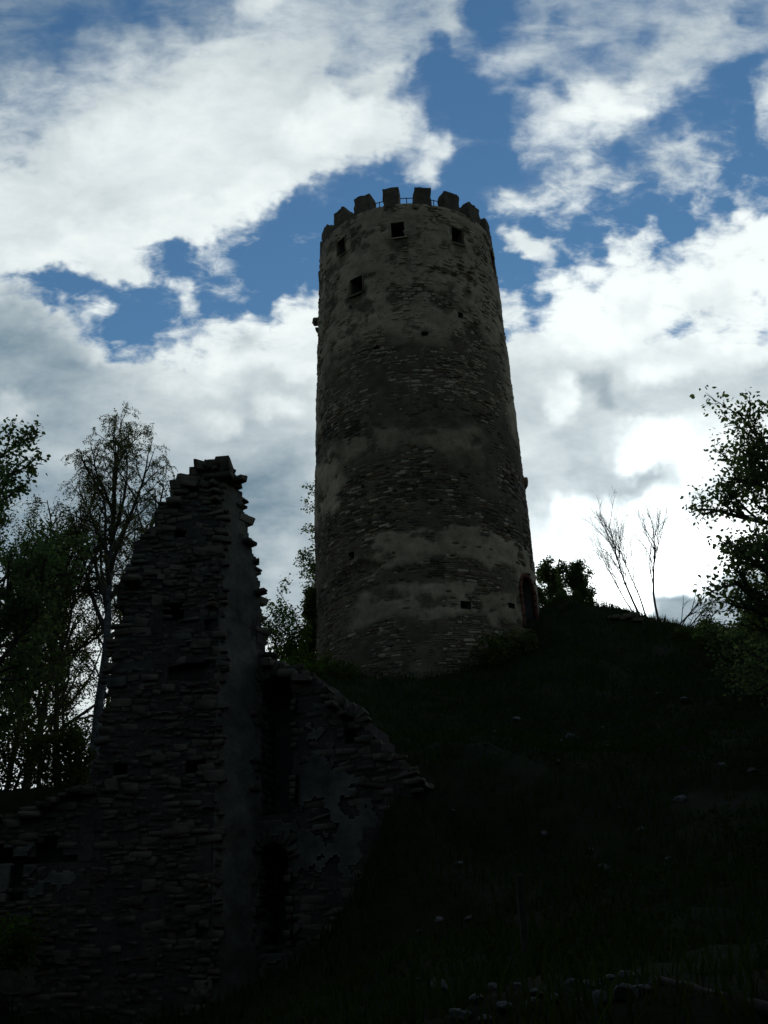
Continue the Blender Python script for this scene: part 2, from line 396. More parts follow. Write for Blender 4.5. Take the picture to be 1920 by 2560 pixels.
def stone_mat(name, cols, scale=3.0, bump=0.4, rough=0.95, island=True, stain=0.45, attr=None, cols2=None, scale2=9.0):
    """rough mineral surface: tone per piece, cloudy stain and fine grain"""
    m, N, L = new_mat(name)
    out = N.new('ShaderNodeOutputMaterial'); bs = N.new('ShaderNodeBsdfPrincipled')
    bs.inputs['Roughness'].default_value = rough; bs.inputs['Specular IOR Level'].default_value = 0.15
    L.new(bs.outputs[0], out.inputs[0])
    geo = N.new('ShaderNodeNewGeometry')
    tc = N.new('ShaderNodeTexCoord')

    def nz(sc, de, ro):
        n = N.new('ShaderNodeTexNoise'); L.new(geo.outputs['Position'], n.inputs['Vector'])
        n.inputs['Scale'].default_value = sc; n.inputs['Detail'].default_value = de; n.inputs['Roughness'].default_value = ro
        return n.outputs[0]

    def ramp(fac, cc):
        r = N.new('ShaderNodeValToRGB'); e = r.color_ramp.elements
        while len(e) < len(cc): e.new(0.5)
        for i, c in enumerate(cc):
            e[i].position = i / (len(cc) - 1) if len(cc) > 1 else 0; e[i].color = (*c, 1)
        L.new(fac, r.inputs[0]); return r.outputs[0]

    def math_(op, a, b):
        n = N.new('ShaderNodeMath'); n.operation = op
        for k, v in enumerate((a, b)):
            if isinstance(v, (int, float)): n.inputs[k].default_value = v
            else: L.new(v, n.inputs[k])
        return n.outputs[0]

    def stretch(f, lo, hi, clamp=True):
        n = N.new('ShaderNodeMapRange'); L.new(f, n.inputs['Value'])
        n.inputs['From Min'].default_value = lo; n.inputs['From Max'].default_value = hi
        return n.outputs['Result']

    big = stretch(nz(scale * 0.18, 5, 0.6), 0.3, 0.7)
    mid = stretch(nz(scale, 6, 0.65), 0.3, 0.7)
    fine = nz(scale * 9, 5, 0.7)
    if island:
        fac = math_('ADD', math_('MULTIPLY', geo.outputs['Random Per Island'], 0.6), math_('MULTIPLY', mid, 0.4))
    else:
        fac = mid
    col = ramp(fac, cols)
    if attr:
        at_ = N.new('ShaderNodeAttribute'); at_.attribute_name = attr
        mixc = N.new('ShaderNodeMix'); mixc.data_type = 'RGBA'
        L.new(stretch(math_('ADD', at_.outputs['Fac'], math_('MULTIPLY', math_('SUBTRACT', fine, 0.5), 0.5)), 0.15, 0.95), mixc.inputs[0])
        L.new(col, mixc.inputs[6]); L.new(ramp(mid, cols2), mixc.inputs[7])
        col = mixc.outputs[2]
    sm = N.new('ShaderNodeMix'); sm.data_type = 'RGBA'; sm.blend_type = 'MULTIPLY'
    sm.inputs[0].default_value = stain
    L.new(col, sm.inputs[6])
    L.new(ramp(big, [(0.35, 0.36, 0.33), (0.8, 0.78, 0.74), (1.15, 1.12, 1.06)]), sm.inputs[7])
    fm = N.new('ShaderNodeMix'); fm.data_type = 'RGBA'; fm.blend_type = 'MULTIPLY'; fm.inputs[0].default_value = 0.6
    L.new(sm.outputs[2], fm.inputs[6])
    L.new(ramp(stretch(fine, 0.25, 0.75), [(0.5, 0.5, 0.5), (1.2, 1.2, 1.2)]), fm.inputs[7])
    L.new(fm.outputs[2], bs.inputs['Base Color'])
    bp = N.new('ShaderNodeBump'); bp.inputs['Strength'].default_value = bump; bp.inputs['Distance'].default_value = 0.03
    L.new(math_('ADD', math_('MULTIPLY', nz(scale * 5, 6, 0.7), 0.7), math_('MULTIPLY', fine, 0.3)), bp.inputs['Height'])
    L.new(bp.outputs[0], bs.inputs['Normal'])
    return m


def leaf_mat(name, c1, c2, trans=0.4, tc=None):
    m, N, L = new_mat(name)
    out = N.new('ShaderNodeOutputMaterial')
    geo = N.new('ShaderNodeNewGeometry')
    r = N.new('ShaderNodeValToRGB'); r.color_ramp.elements[0].color = (*c1, 1); r.color_ramp.elements[1].color = (*c2, 1)
    L.new(geo.outputs['Random Per Island'], r.inputs[0])
    d = N.new('ShaderNodeBsdfDiffuse'); L.new(r.outputs[0], d.inputs[0])
    t = N.new('ShaderNodeBsdfTranslucent')
    g = N.new('ShaderNodeMix'); g.data_type = 'RGBA'; g.blend_type = 'MULTIPLY'; g.inputs[0].default_value = 1
    L.new(r.outputs[0], g.inputs[6]); g.inputs[7].default_value = (*(tc or (1.5, 1.7, 0.6)), 1)
    L.new(g.outputs[2], t.inputs[0])
    mx = N.new('ShaderNodeMixShader'); mx.inputs[0].default_value = trans
    L.new(d.outputs[0], mx.inputs[1]); L.new(t.outputs[0], mx.inputs[2]); L.new(mx.outputs[0], out.inputs[0])
    return m


def ground_mat(name):
    m, N, L = new_mat(name)
    out = N.new('ShaderNodeOutputMaterial'); bs = N.new('ShaderNodeBsdfPrincipled'); bs.inputs['Roughness'].default_value = 1
    bs.inputs['Specular IOR Level'].default_value = 0.05
    L.new(bs.outputs[0], out.inputs[0])
    geo = N.new('ShaderNodeNewGeometry')

    def nz(sc, de, ro):
        n = N.new('ShaderNodeTexNoise'); L.new(geo.outputs['Position'], n.inputs['Vector'])
        n.inputs['Scale'].default_value = sc; n.inputs['Detail'].default_value = de; n.inputs['Roughness'].default_value = ro
        return n.outputs[0]
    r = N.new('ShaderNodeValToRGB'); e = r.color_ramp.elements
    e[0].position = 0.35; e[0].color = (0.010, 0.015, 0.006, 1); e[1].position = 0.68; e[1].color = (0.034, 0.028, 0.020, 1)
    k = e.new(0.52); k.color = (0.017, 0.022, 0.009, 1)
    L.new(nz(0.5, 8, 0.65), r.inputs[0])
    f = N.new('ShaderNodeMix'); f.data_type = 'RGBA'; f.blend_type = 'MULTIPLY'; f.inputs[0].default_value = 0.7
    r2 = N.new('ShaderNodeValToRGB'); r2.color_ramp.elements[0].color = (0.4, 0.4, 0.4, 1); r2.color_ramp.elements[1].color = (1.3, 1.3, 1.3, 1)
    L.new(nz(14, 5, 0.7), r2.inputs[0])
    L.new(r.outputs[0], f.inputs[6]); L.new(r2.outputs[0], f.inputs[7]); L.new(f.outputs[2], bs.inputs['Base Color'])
    bp = N.new('ShaderNodeBump'); bp.inputs['Strength'].default_value = 0.8; bp.inputs['Distance'].default_value = 0.08
    L.new(nz(9, 8, 0.7), bp.inputs['Height']); L.new(bp.outputs[0], bs.inputs['Normal'])
    return m


M_SHAFT = stone_mat('tower_render', [(0.07, 0.055, 0.036), (0.11, 0.088, 0.058), (0.15, 0.12, 0.08)], 2.2, 0.5, island=False, stain=0.6,
                    attr='plaster', cols2=[(0.24, 0.19, 0.128), (0.37, 0.295, 0.198), (0.46, 0.37, 0.25)])
M_TSTONE = stone_mat('tower_rubble', [(0.055, 0.046, 0.034), (0.10, 0.083, 0.06), (0.16, 0.13, 0.09), (0.15, 0.088, 0.05), (0.10, 0.098, 0.083)], 4, 0.5, stain=0.5)
M_TPALE = stone_mat('tower_washed_stone', [(0.18, 0.143, 0.095), (0.29, 0.235, 0.16), (0.36, 0.295, 0.205), (0.23, 0.19, 0.135)], 4, 0.5, stain=0.5)
M_TDARK = stone_mat('tower_damp_stone', [(0.03, 0.027, 0.021), (0.055, 0.047, 0.035), (0.08, 0.066, 0.046), (0.06, 0.058, 0.05)], 4, 0.5, stain=0.5)
M_RSTONE = stone_mat('ruin_rubble', [(0.048, 0.043, 0.031), (0.085, 0.074, 0.052), (0.125, 0.107, 0.074), (0.105, 0.073, 0.046), (0.10, 0.097, 0.08)], 5, 0.6, stain=0.5)
M_MORTAR = stone_mat('ruin_mortar', [(0.035, 0.03, 0.025), (0.065, 0.055, 0.043), (0.09, 0.078, 0.06)], 3, 0.8, island=False)
M_PLASTER = stone_mat('ruin_plaster', [(0.055, 0.05, 0.037), (0.105, 0.097, 0.073), (0.16, 0.148, 0.112)], 2.0, 0.5, island=False, stain=0.55)
M_ROCK = stone_mat('field_stone', [(0.045, 0.044, 0.042), (0.08, 0.078, 0.073), (0.12, 0.116, 0.108)], 4, 0.7, stain=0.4)
M_BRICK = stone_mat('old_brick', [(0.085, 0.032, 0.02), (0.13, 0.05, 0.03), (0.10, 0.055, 0.04)], 6, 0.4, stain=0.3)
M_DARK = stone_mat('dark_interior', [(0.03, 0.028, 0.025), (0.06, 0.055, 0.05)], 3, 0.3, island=False)
M_BARK = stone_mat('bark', [(0.035, 0.028, 0.02), (0.075, 0.06, 0.045), (0.10, 0.085, 0.065)], 8, 0.8, island=False)
M_BIRCH = stone_mat('birch_bark', [(0.03, 0.03, 0.03), (0.10, 0.10, 0.095), (0.22, 0.215, 0.205)], 5, 0.4, island=False, stain=0.3)
M_WOOD = stone_mat('grey_wood', [(0.035, 0.03, 0.023), (0.06, 0.05, 0.04), (0.085, 0.073, 0.06)], 6, 0.6, island=False)
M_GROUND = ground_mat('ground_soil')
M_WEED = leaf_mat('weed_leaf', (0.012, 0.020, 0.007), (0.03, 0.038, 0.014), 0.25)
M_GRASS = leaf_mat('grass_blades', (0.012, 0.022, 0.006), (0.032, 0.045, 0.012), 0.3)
M_LEAF_A = leaf_mat('maple_leaf', (0.045, 0.07, 0.03), (0.10, 0.13, 0.06), 0.55, (1.4, 1.5, 0.95))
M_LEAF_B = leaf_mat('thicket_leaf', (0.035, 0.05, 0.016), (0.08, 0.095, 0.03), 0.45, (1.4, 1.5, 0.7))
M_LEAF_C = leaf_mat('birch_leaf', (0.08, 0.09, 0.045), (0.13, 0.135, 0.07), 0.5, (1.2, 1.3, 0.7))
M_LEAF_D = leaf_mat('spring_leaf', (0.035, 0.06, 0.012), (0.07, 0.11, 0.022), 0.5)
m_, N_, L_ = new_mat('rusty_iron')
o_ = N_.new('ShaderNodeOutputMaterial'); b_ = N_.new('ShaderNodeBsdfPrincipled'); L_.new(b_.outputs[0], o_.inputs[0])
b_.inputs['Base Color'].default_value = (0.06, 0.055, 0.055, 1); b_.inputs['Metallic'].default_value = 0.6; b_.inputs['Roughness'].default_value = 0.6
M_IRON = m_

# ------------------------------------------------------------------ stones


def unit_stone(r, k=8):
    """pillow-faced block in a unit box: x along, y outward (0 back .. 1 face), z up; k-gon outline"""
    ang = (np.arange(k) + 0.5) * 2 * math.pi / k
    ca, sa = np.cos(ang), np.sin(ang)
    e = 0.24
    ox = 0.5 * np.sign(ca) * np.abs(ca) ** e; oz = 0.5 * np.sign(sa) * np.abs(sa) ** e
    ox = ox * (1 + r.uniform(-0.13, 0.10, k)); oz = oz * (1 + r.uniform(-0.13, 0.10, k))
    v = []
    for y, s in ((0, 0.98), (0.90, 1.0), (1.0, 0.93)):
        yy = y + (r.uniform(-0.10, 0.10, k) if y > 0 else 0)
        v.append(np.stack([ox * s, np.full(k, 1.0) * yy, oz * s], 1))
    v = np.concatenate(v)
    tilt = r.uniform(-0.30, 0.30, 2)
    v[2 * k:, 1] += v[2 * k:, 0] * tilt[0] + v[2 * k:, 2] * tilt[1]
    idx = np.arange(k); nx = (idx + 1) % k
    q = np.concatenate([np.stack([idx, idx + k, nx + k, nx], 1), np.stack([idx + k, idx + 2 * k, nx + 2 * k, nx + k], 1)])
    cap = (np.arange(k)[::-1] + 2 * k)[None]
    back = np.arange(k)[None]
    return v, q, cap, back


UNITS8 = [unit_stone(rng, 8) for _ in range(24)]
UNITS6 = [unit_stone(rng, 5) for _ in range(24)]
_proto = {}


def proto_mesh(i, mat):
    key = (i, mat.name)
    if key not in _proto:
        v, q, cap, back = UNITS8[i]
        _proto[key] = mesh_from('stone', v, [q, cap, back], mat)
    return _proto[key]


class Stones:
    """collects blocks: centre of back face, axis along, axis outward, size (l, h, d)"""

    def __init__(self): self.c, self.a, self.n, self.s, self.t = [], [], [], [], []

    def add(self, c, a, n, s, tilt=0.0):
        self.c.append(c); self.a.append(a); self.n.append(n); self.s.append(s); self.t.append(tilt)

    def frames(self):
        c = np.array(self.c, float); a = np.array(self.a, float); n = np.array(self.n, float); s = np.array(self.s, float); t = np.array(self.t)
        z = np.cross(a, n)
        z = z * np.where(z[:, 2:3] < 0, -1, 1)
        a2 = a * np.cos(t)[:, None] + z * np.sin(t)[:, None]; z2 = z * np.cos(t)[:, None] - a * np.sin(t)[:, None]
        return c, a2, n, z2, s

    def joined(self, name, sel, mat, parent, units=None, kind='stuff'):
        if len(sel) == 0: return None
        units = units or UNITS6
        c, a, n, z, s = [q[sel] for q in self.frames()]
        pick = rng.integers(0, len(units), len(c))
        V, Q, CP = [], [], []
        off = 0
        for u in range(len(units)):
            w = np.where(pick == u)[0]
            if not len(w): continue
            v, q, cap, back = units[u]
            P = (c[w][:, None] + a[w][:, None] * (v[None, :, 0:1] * s[w][:, None, 0:1]) + n[w][:, None] * (v[None, :, 1:2] * s[w][:, None, 2:3])
                 + z[w][:, None] * (v[None, :, 2:3] * s[w][:, None, 1:2]))
            o = off + np.arange(len(w)) * len(v)
            V.append(P.reshape(-1, 3)); Q.append((q[None] + o[:, None, None]).reshape(-1, 4)); CP.append((cap[None] + o[:, None, None]).reshape(-1, cap.shape[1]))
            off += len(w) * len(v)
        V = np.concatenate(V) - np.array(parent_world(parent))
        ob = link(name, mesh_from(name, V, [np.concatenate(Q), np.concatenate(CP)], mat), parent, Matrix.Translation(parent_world(parent)), kind)
        return ob

    def parts(self, name, sel, mat, parent):
        c, a, n, z, s = self.frames()
        for i in sel:
            A, Nn, Z = a[i] * s[i][0], n[i] * s[i][2], z[i] * s[i][1]
            M4 = Matrix(((A[0], Nn[0], Z[0], c[i][0]), (A[1], Nn[1], Z[1], c[i][1]), (A[2], Nn[2], Z[2], c[i][2]), (0, 0, 0, 1)))
            link(name, proto_mesh(int(rng.integers(0, 24)), mat), parent, M4)

    def n_(self): return len(self.c)

    def build(self, parent, mat, keep=290, name='stone', rest='rubble_masonry', view=None, units=None):
        """the largest seen from the camera become parts of their own, the rest one joined part"""
        c, a, n, z, s = self.frames()
        to = EYE - c; dist = np.linalg.norm(to, axis=1)
        face = (n * to).sum(1) / dist
        d = c - EYE; zz = d @ CD
        px = PW / 2 + FPX * (d @ CR) / zz; py = PH / 2 - FPX * (d @ CU) / zz
        ok = (px > -20) & (px < PW + 20) & (py > -20) & (py < PH + 20) & (face > 0.05)
        if view is not None: ok &= view(px, py)
        score = np.where(ok, s[:, 0] * s[:, 1] * np.clip(face, 0.2, 1) / dist ** 2, -1)
        order = np.argsort(-score)
        top = [i for i in order[:keep] if score[i] > 0]
        self.parts(name, top, mat, parent)
        mask = np.ones(len(c), bool); mask[top] = False
        self.joined(rest, np.where(mask)[0], mat, parent, units)


# ------------------------------------------------------------------ ground
_ctrl = [at(*p) for p in (
    (1050, 1700, 41.2), (920, 1705, 41.8), (1200, 1650, 42.2), (1330, 1570, 44.0), (1400, 1550, 45.0), (1440, 1502, 45.5), (1490, 1528, 45.5), (1530, 1550, 45.0),
    (1610, 1560, 45.0), (1650, 1590, 44.5), (1710, 1612, 43.5), (1800, 1622, 42.0), (1920, 1600, 40.0), (2100, 1560, 39), (2400, 1650, 36),
    (800, 1700, 42.0), (700, 1690, 38.0), (640, 1720, 37.0),
    (1100, 1900, 32), (1500, 1880, 32), (1850, 1850, 30), (1100, 2150, 22), (1500, 2130, 21.5), (1850, 2100, 20), (2300, 2050, 20),
    (1100, 2400, 14.5), (1500, 2380, 13.5), (1850, 2380, 12.5), (1500, 2530, 10), (1000, 2560, 12), (1900, 2520, 9.5),
    (680, 2430, 23.2), (760, 2410, 23.0), (850, 2350, 22.7), (930, 2170, 22.0), (965, 2000, 22.0), (1000, 1880, 21.9), (1000, 1960, 21.5), (1060, 1865, 22.6), (1120, 1890, 23.2), (850, 2480, 19.5), (950, 2440, 18.5), (930, 1850, 28.0), (820, 1770, 33.0), (600, 2500, 21),
    (100, 2030, 27), (-200, 2030, 27), (250, 1985, 30), (232, 1975, 33), (120, 1990, 33), (0, 2000, 33), (-150, 2000, 33), (60, 2000, 38), (200, 1980, 38))]
_ctrl += [np.array(p, float) for p in (
    (0, 0, 0), (0, 4, 0.35), (-3, 0, -0.1), (4, 0, 0.3), (-4, 16, 0.9), (-8, 20, 0.9), (-12, 14, 0.4), (-5, 8, 0.4), (-16, 20, 1.2), (12, 8, 2.2), (22, 10, 4), (0, -15, -1), (-20, -10, -1.5), (20, -12, -0.5),
    (2, 56, 14.5), (14, 58, 13.5), (26, 54, 13), (-8, 55, 11), (-14, 42, 9.5), (-24, 38, 8.5), (-30, 20, 3), (35, 30, 11), (0, 75, 6), (25, 75, 5), (-25, 70, 4), (40, 55, 8))]
_ctrl = np.array(_ctrl)


def _tps(r2): return 0.5 * r2 * np.log(r2 + 1e-9)


_d2 = ((_ctrl[:, None, :2] - _ctrl[None, :, :2]) ** 2).sum(-1)
_n = len(_ctrl)
_A = np.zeros((_n + 3, _n + 3)); _A[:_n, :_n] = _tps(_d2) + np.eye(_n) * 0.35
_A[:_n, _n] = 1; _A[:_n, _n + 1:] = _ctrl[:, :2]; _A[_n, :_n] = 1; _A[_n + 1:, :_n] = _ctrl[:, :2].T
_w = np.linalg.solve(_A, np.concatenate([_ctrl[:, 2], [0, 0, 0]]))


def hz(x, y, fine=True):
    x = np.asarray(x, float); y = np.asarray(y, float)
    sh = x.shape; xf, yf = x.ravel(), y.ravel()
    cx, cy = np.clip(xf, -45, 50), np.clip(yf, -25, 80)
    r2 = (cx[:, None] - _ctrl[None, :, 0]) ** 2 + (cy[:, None] - _ctrl[None, :, 1]) ** 2
    z = _tps(r2) @ _w[:_n] + _w[_n] + _w[_n + 1] * cx + _w[_n + 2] * cy
    out = np.hypot(xf - cx, yf - cy)
    k = np.exp(-out / 25.0)
    z = z * k - 14 * (1 - k)
    if fine:
        z = z + (fbm(xf * 0.45, yf * 0.45, 0, 3, 4) - 0.5) * 0.8 + (fbm(xf * 1.9, yf * 1.9, 0, 9, 4, 0.6) - 0.5) * 0.42
    return z.reshape(sh)


def hz1(x, y): return float(hz(np.array([x]), np.array([y]))[0])


def axis_coords(lo, hi, step, far):
    c = list(np.arange(lo, hi + 1e-6, step)); s = step; a = []; v = hi
    while v < far: s *= 1.35; v += s; a.append(v)
    s = step; b = []; v = lo
    while v > -far: s *= 1.35; v -= s; b.append(v)
    return np.array(b[::-1] + c + a)


def build_ground():
    X = axis_coords(-30, 36, 0.3, 1600); Y = axis_coords(-14, 62, 0.3, 1600)
    gx, gy = np.meshgrid(X, Y); z = hz(gx, gy)
    v = np.stack([gx, gy, z], -1).reshape(-1, 3)
    i = np.arange(len(Y) - 1)[:, None] * len(X) + np.arange(len(X) - 1)[None]
    f = np.stack([i, i + 1, i + 1 + len(X), i + len(X)], -1).reshape(-1, 4)
    o = link('ground', mesh_from('ground', v, f, M_GROUND, True)); o['kind'] = 'structure'


build_ground()

# ------------------------------------------------------------------ round tower
TD, TAZ = 46.0, R_(2.06)
TC = np.array([TD * math.sin(TAZ), TD * math.cos(TAZ)])
TA0 = math.atan2(-TC[1], -TC[0])            # direction from the tower towards the camera
Z0, Z1 = 11.0, 36.3


def trad(z):
    return np.interp(z, [11, 17, 22, 28, 34.8, 37.4], [4.84, 4.77, 4.74, 4.57, 4.35, 4.24])


def tang(a):
    """tower angle a in degrees, 0 = towards the camera, positive = to the right"""
    return TA0 + np.radians(a)


def tpt(a, r, z):
    t = tang(a)
    return np.stack(np.broadcast_arrays(TC[0] + r * np.cos(t), TC[1] + r * np.sin(t), z), -1)


def plaster_at(a, z):
    """1 where lime render survives, 0 where the rubble shows"""
    a = np.asarray(a, float); z = np.asarray(z, float)
    n = (fbm(a * 0.06, z * 1.1, 3.0, 21, 5, 0.6) - 0.5) * 1.6
    zz = z + n * 0.9

    def band(lo, hi, soft=0.25): return np.clip((zz - lo) / soft, 0, 1) * np.clip((hi - zz) / soft, 0, 1)
    p = 0.82 * band(27.9, 40, 1.6)
    p = np.maximum(p, 0.55 * band(22.9, 24.6, 0.5) * np.clip((50 - np.abs(a + 5)) / 15, 0, 1))
    p = np.maximum(p, 0.9 * band(21.3, 24.6, 0.4) * np.clip((-38 - a + n * 10) / 10, 0, 1))
    p = np.maximum(p, 0.74 * band(18.25, 19.6, 0.12) * np.clip((a + 26 + n * 7) / 3, 0, 1))
    p = np.maximum(p, 0.66 * band(17.75, 18.9, 0.2) * np.clip((a + 40 + n * 9) / 4, 0, 1) * np.clip((8 - a + n * 14) / 5, 0, 1))
    p = np.maximum(p, 0.68 * band(15.7, 17.3, 0.3) * np.clip((a + 42 + n * 14) / 10, 0, 1))
    p = np.maximum(p, 0.70 * band(16.5, 18.6, 0.3) * np.clip((a - 44 + n * 10) / 8, 0, 1))
    p = np.maximum(p, 0.7 * band(24.5, 30, 0.8) * np.clip((a - 55 + n * 10) / 10, 0, 1))
    p = np.maximum(p, 0.75 * band(25.5, 30, 0.8) * np.clip((-58 - a + n * 10) / 10, 0, 1))
    holes = fbm(a * 0.12, z * 2.0, 7.0, 33, 4, 0.6)
    p = p * np.clip((0.70 - holes) / 0.16, 0, 1)
    return p


# openings: angle, z of middle, half width (m), half height (m), arched
OPEN = [(-4.3, 34.8, 0.30, 0.42, False), (33.6, 34.8, 0.30, 0.42, False), (-44.0, 34.95, 0.27, 0.42, False), (72, 34.9, 0.3, 0.42, False), (-84, 34.9, 0.3, 0.42, False),
        (-31.6, 32.25, 0.32, 0.42, False), (62.0, 17.05, 0.62, 1.15, True),
        (18.8, 16.35, 0.16, 0.12, False), (-38, 19.0, 0.12, 0.12, False), (30.0, 30.2, 0.10, 0.10, False), (45, 16.6, 0.14, 0.12, False), (8, 28.9, 0.10, 0.09, False), (-20, 28.6, 0.10, 0.09, False)]


def in_open(a, z, grow=0.0):
    m = np.zeros(np.broadcast(a, z).shape, bool)
    for (oa, oz, hw, hh, arch) in OPEN:
        r = float(trad(oz)); du = np.radians(np.asarray(a) - oa) * r; dz = np.asarray(z) - oz
        if arch:
            spring = hh - hw
            k = (np.abs(du) < hw + grow) & (dz > -hh - grow) & (dz < spring)
            k |= (du ** 2 + (dz - spring) ** 2 < (hw + grow) ** 2) & (dz >= spring)
        else:
            k = (np.abs(du) < hw + grow) & (np.abs(dz) < hh + grow)
        m |= k
    return m


def broken_at(a, z):
    """depth of the broken-out hollows below and round some openings"""
    d = 0
    for (ca, cz, ra, rz, dep) in ((-33, 31.75, 0.62, 0.75, 0.16), (-4, 34.0, 0.6, 0.45, 0.10), (34.5, 34.2, 0.5, 0.5, 0.10), (38, 29.3, 0.5, 0.7, 0.12), (22, 30.6, 0.3, 0.6, 0.08), (-34, 18.2, 1.1, 0.4, 0.22), (36, 31.5, .3, .4, .08), (0.5, 33.0, 0.16, 0.75, 0.05), (-1, 34.25, 0.7, 0.3, 0.08), (-42, 34.3, 0.4, 0.5, 0.08), (20, 27.4, 0.5, 0.2, 0.06), (-8, 28.2, 0.4, 0.15, 0.06)):
        u = np.radians(a - ca) * 4.5 / ra; w = (z - cz) / rz
        rr = u * u + w * w + (fbm(a * 0.25, z * 3, 1.0, 5, 3) - 0.5) * 1.4
        d = np.maximum(d, dep * np.clip(1.25 - rr, 0, 1))
    return d


def build_tower():
    root = empty('round_tower', (TC[0], TC[1], 13.0), 'tall round stone keep with a battlemented top and patchy render', 'tower')
    na = 420
    zs = np.arange(Z0, Z1 + 0.01, 0.11); zs[-1] = Z1
    A = np.linspace(-180, 180, na, endpoint=False)
    a, z = np.meshgrid(A, zs)
    pl = plaster_at(a, z); br = broken_at(a, z)
    t = np.radians(a)
    r = trad(z) + 0.05 * pl + (fbm(np.cos(t) * 3.3, np.sin(t) * 3.3, z * 0.7, 41, 4) - 0.5) * 0.13 + (fbm(np.cos(t) * 14, np.sin(t) * 14, z * 5, 43, 3) - 0.5) * 0.07 - br
    v = tpt(a, r, z).reshape(-1, 3)
    nz_ = len(zs)
    i = np.arange(nz_ - 1)[:, None] * na; j = np.arange(na)[None]; jn = (j + 1) % na
    f = np.stack([i + j, i + jn, i + na + jn, i + na + j], -1)
    ac = a[:-1] + 180.0 / na; zc = (zs[:-1] + zs[1:])[:, None] / 2 + 0 * ac
    keep = ~in_open(ac, zc, 0.03)
    f = f[keep].reshape(-1, 4)
    top = np.arange(na) + (nz_ - 1) * na
    # wall walk: ring, inner face, floor
    rin = 3.55
    vi = np.concatenate([tpt(A, rin, Z1 + 0 * A), tpt(A, rin, Z1 - 0.35 + 0 * A), [[TC[0], TC[1], Z1 - 0.35]]])
    b = len(v); jj = np.arange(na); j2 = (jj + 1) % na
    ring = np.stack([top[jj], top[j2], b + j2, b + jj], 1); inn = np.stack([b + jj, b + j2, b + na + j2, b + na + jj], 1)
    flo = np.stack([b + na + jj, b + na + j2, np.full(na, b + 2 * na)], 1)
    V = np.concatenate([v, vi])
    me = mesh_from('shaft', V - np.array([TC[0], TC[1], 13.0]), [np.concatenate([f, ring, inn]), flo], M_SHAFT, False)
    att = me.attributes.new('plaster', 'FLOAT', 'POINT')
    vals = np.zeros(len(V), np.float32); vals[:len(v)] = (pl * (1 - np.clip(br * 8, 0, 1))).ravel()
    att.data.foreach_set('value', vals)
    link('shaft', me, root, Matrix.Translation(root.location))
    # openings
    for (oa, oz, hw, hh, arch) in OPEN:
        rr = float(trad(oz)); dep = 1.1 if hh > 0.2 else 0.45
        tt = tang(oa); n = np.array([math.cos(tt), math.sin(tt), 0]); u = np.array([-math.sin(tt), math.cos(tt), 0]); zv = np.array([0, 0, 1.0])
        C = np.array([TC[0], TC[1], 0]) + n * (rr + 0.0) + zv * oz
        if arch:
            pts = [(-hw, -hh)] + [(-hw * math.cos(k), (hh - hw) + hw * math.sin(k)) for k in np.linspace(0, math.pi, 11)] + [(hw, -hh)]
        else:
            pts = [(-hw, -hh), (-hw, hh), (hw, hh), (hw, -hh)]
        k = len(pts)
        fr = np.array([C + u * p[0] + zv * p[1] - n * 0.10 for p in pts]); bk = np.array([C + u * p[0] + zv * p[1] - n * dep for p in pts])
        fo = np.array([C + u * p[0] * (1 + 0.14 / hw) + zv * p[1] * (1 + 0.12 / hh) - n * 0.10 for p in pts])
        V = np.concatenate([fr, bk, fo]); q = np.arange(k); qn = (q + 1) % k
        F = [np.stack([q, qn, qn + k, q + k], 1), np.stack([q + 2 * k, qn + 2 * k, qn, q], 1), (np.arange(k) + k)[None]]
        nm = 'doorway' if arch else ('window' if hh > 0.3 else 'putlog_hole')
        w = link(nm, mesh_from(nm, V - np.array(root.location), F, [M_DARK]), root, Matrix.Translation(root.location))
        if arch:
            # brick surround, one by one
            ks = []
            st = Stones()
            per = []
            zz = -hh
            while zz < hh - hw:
                per += [(-hw - 0.07, zz + 0.05, 0.0), (hw + 0.07, zz + 0.05, 0.0)]; zz += 0.105
            for kk in np.linspace(0, math.pi, 20):
                per.append((-(hw + 0.08) * math.cos(kk), hh - hw + (hw + 0.08) * math.sin(kk), math.pi / 2 - kk if kk < math.pi / 2 else math.pi / 2 - kk))
            for (pu, pz, rot) in per:
                if abs(rot) < 1e-6 and pz < hh - hw: size = (0.2, 0.09, 0.16); rt = 0
                else: size = (0.095, 0.2, 0.16); rt = -(-rot)
                st.add(C + u * pu + zv * pz - n * 0.11, u, n, size, -rt)
            st.parts('brick', range(st.n_()), M_BRICK, w)
            # plank door leaf standing open in the passage
            dv = []
            link('door_leaf', box_mesh('door_leaf', M_WOOD, (0.08, 0.9, 1.7)), w, frame_matrix(C - u * (hw - 0.08) - n * 0.62 - zv * 0.28, u, n))
        elif hh > 0.3:
            st = Stones()
            sx = 0.08
            st.add(C + u * (-hw - sx / 2) - n * 0.16, u, n, (sx, 2 * hh + 0.1, 0.20)); st.add(C + u * (hw + sx / 2) - n * 0.16, u, n, (sx, 2 * hh + 0.1, 0.20))
            st.add(C + zv * (hh + 0.045) - n * 0.16, u, n, (2 * hw + 0.26, 0.09, 0.19)); st.add(C + zv * (-hh - 0.045) - n * 0.16, u, n, (2 * hw + 0.26, 0.09, 0.20))
            st.parts('frame_stone', range(4), M_TPALE if oa == -4.3 else M_TSTONE, w)
    # merlons
    for k in range(18):
        ca = -7.5 + 20 * k
        hgt = 1.05 + rng.uniform(-0.06, 0.05); wd = 10.8 + rng.uniform(-0.8, 0.8)
        build_merlon(root, ca, wd, hgt)
    # railing between the merlons
    rail = tube_ring(root)
    # masonry
    pale, dark, damp = Stones(), Stones(), Stones()
    z = Z0 + 1.2; rows = []
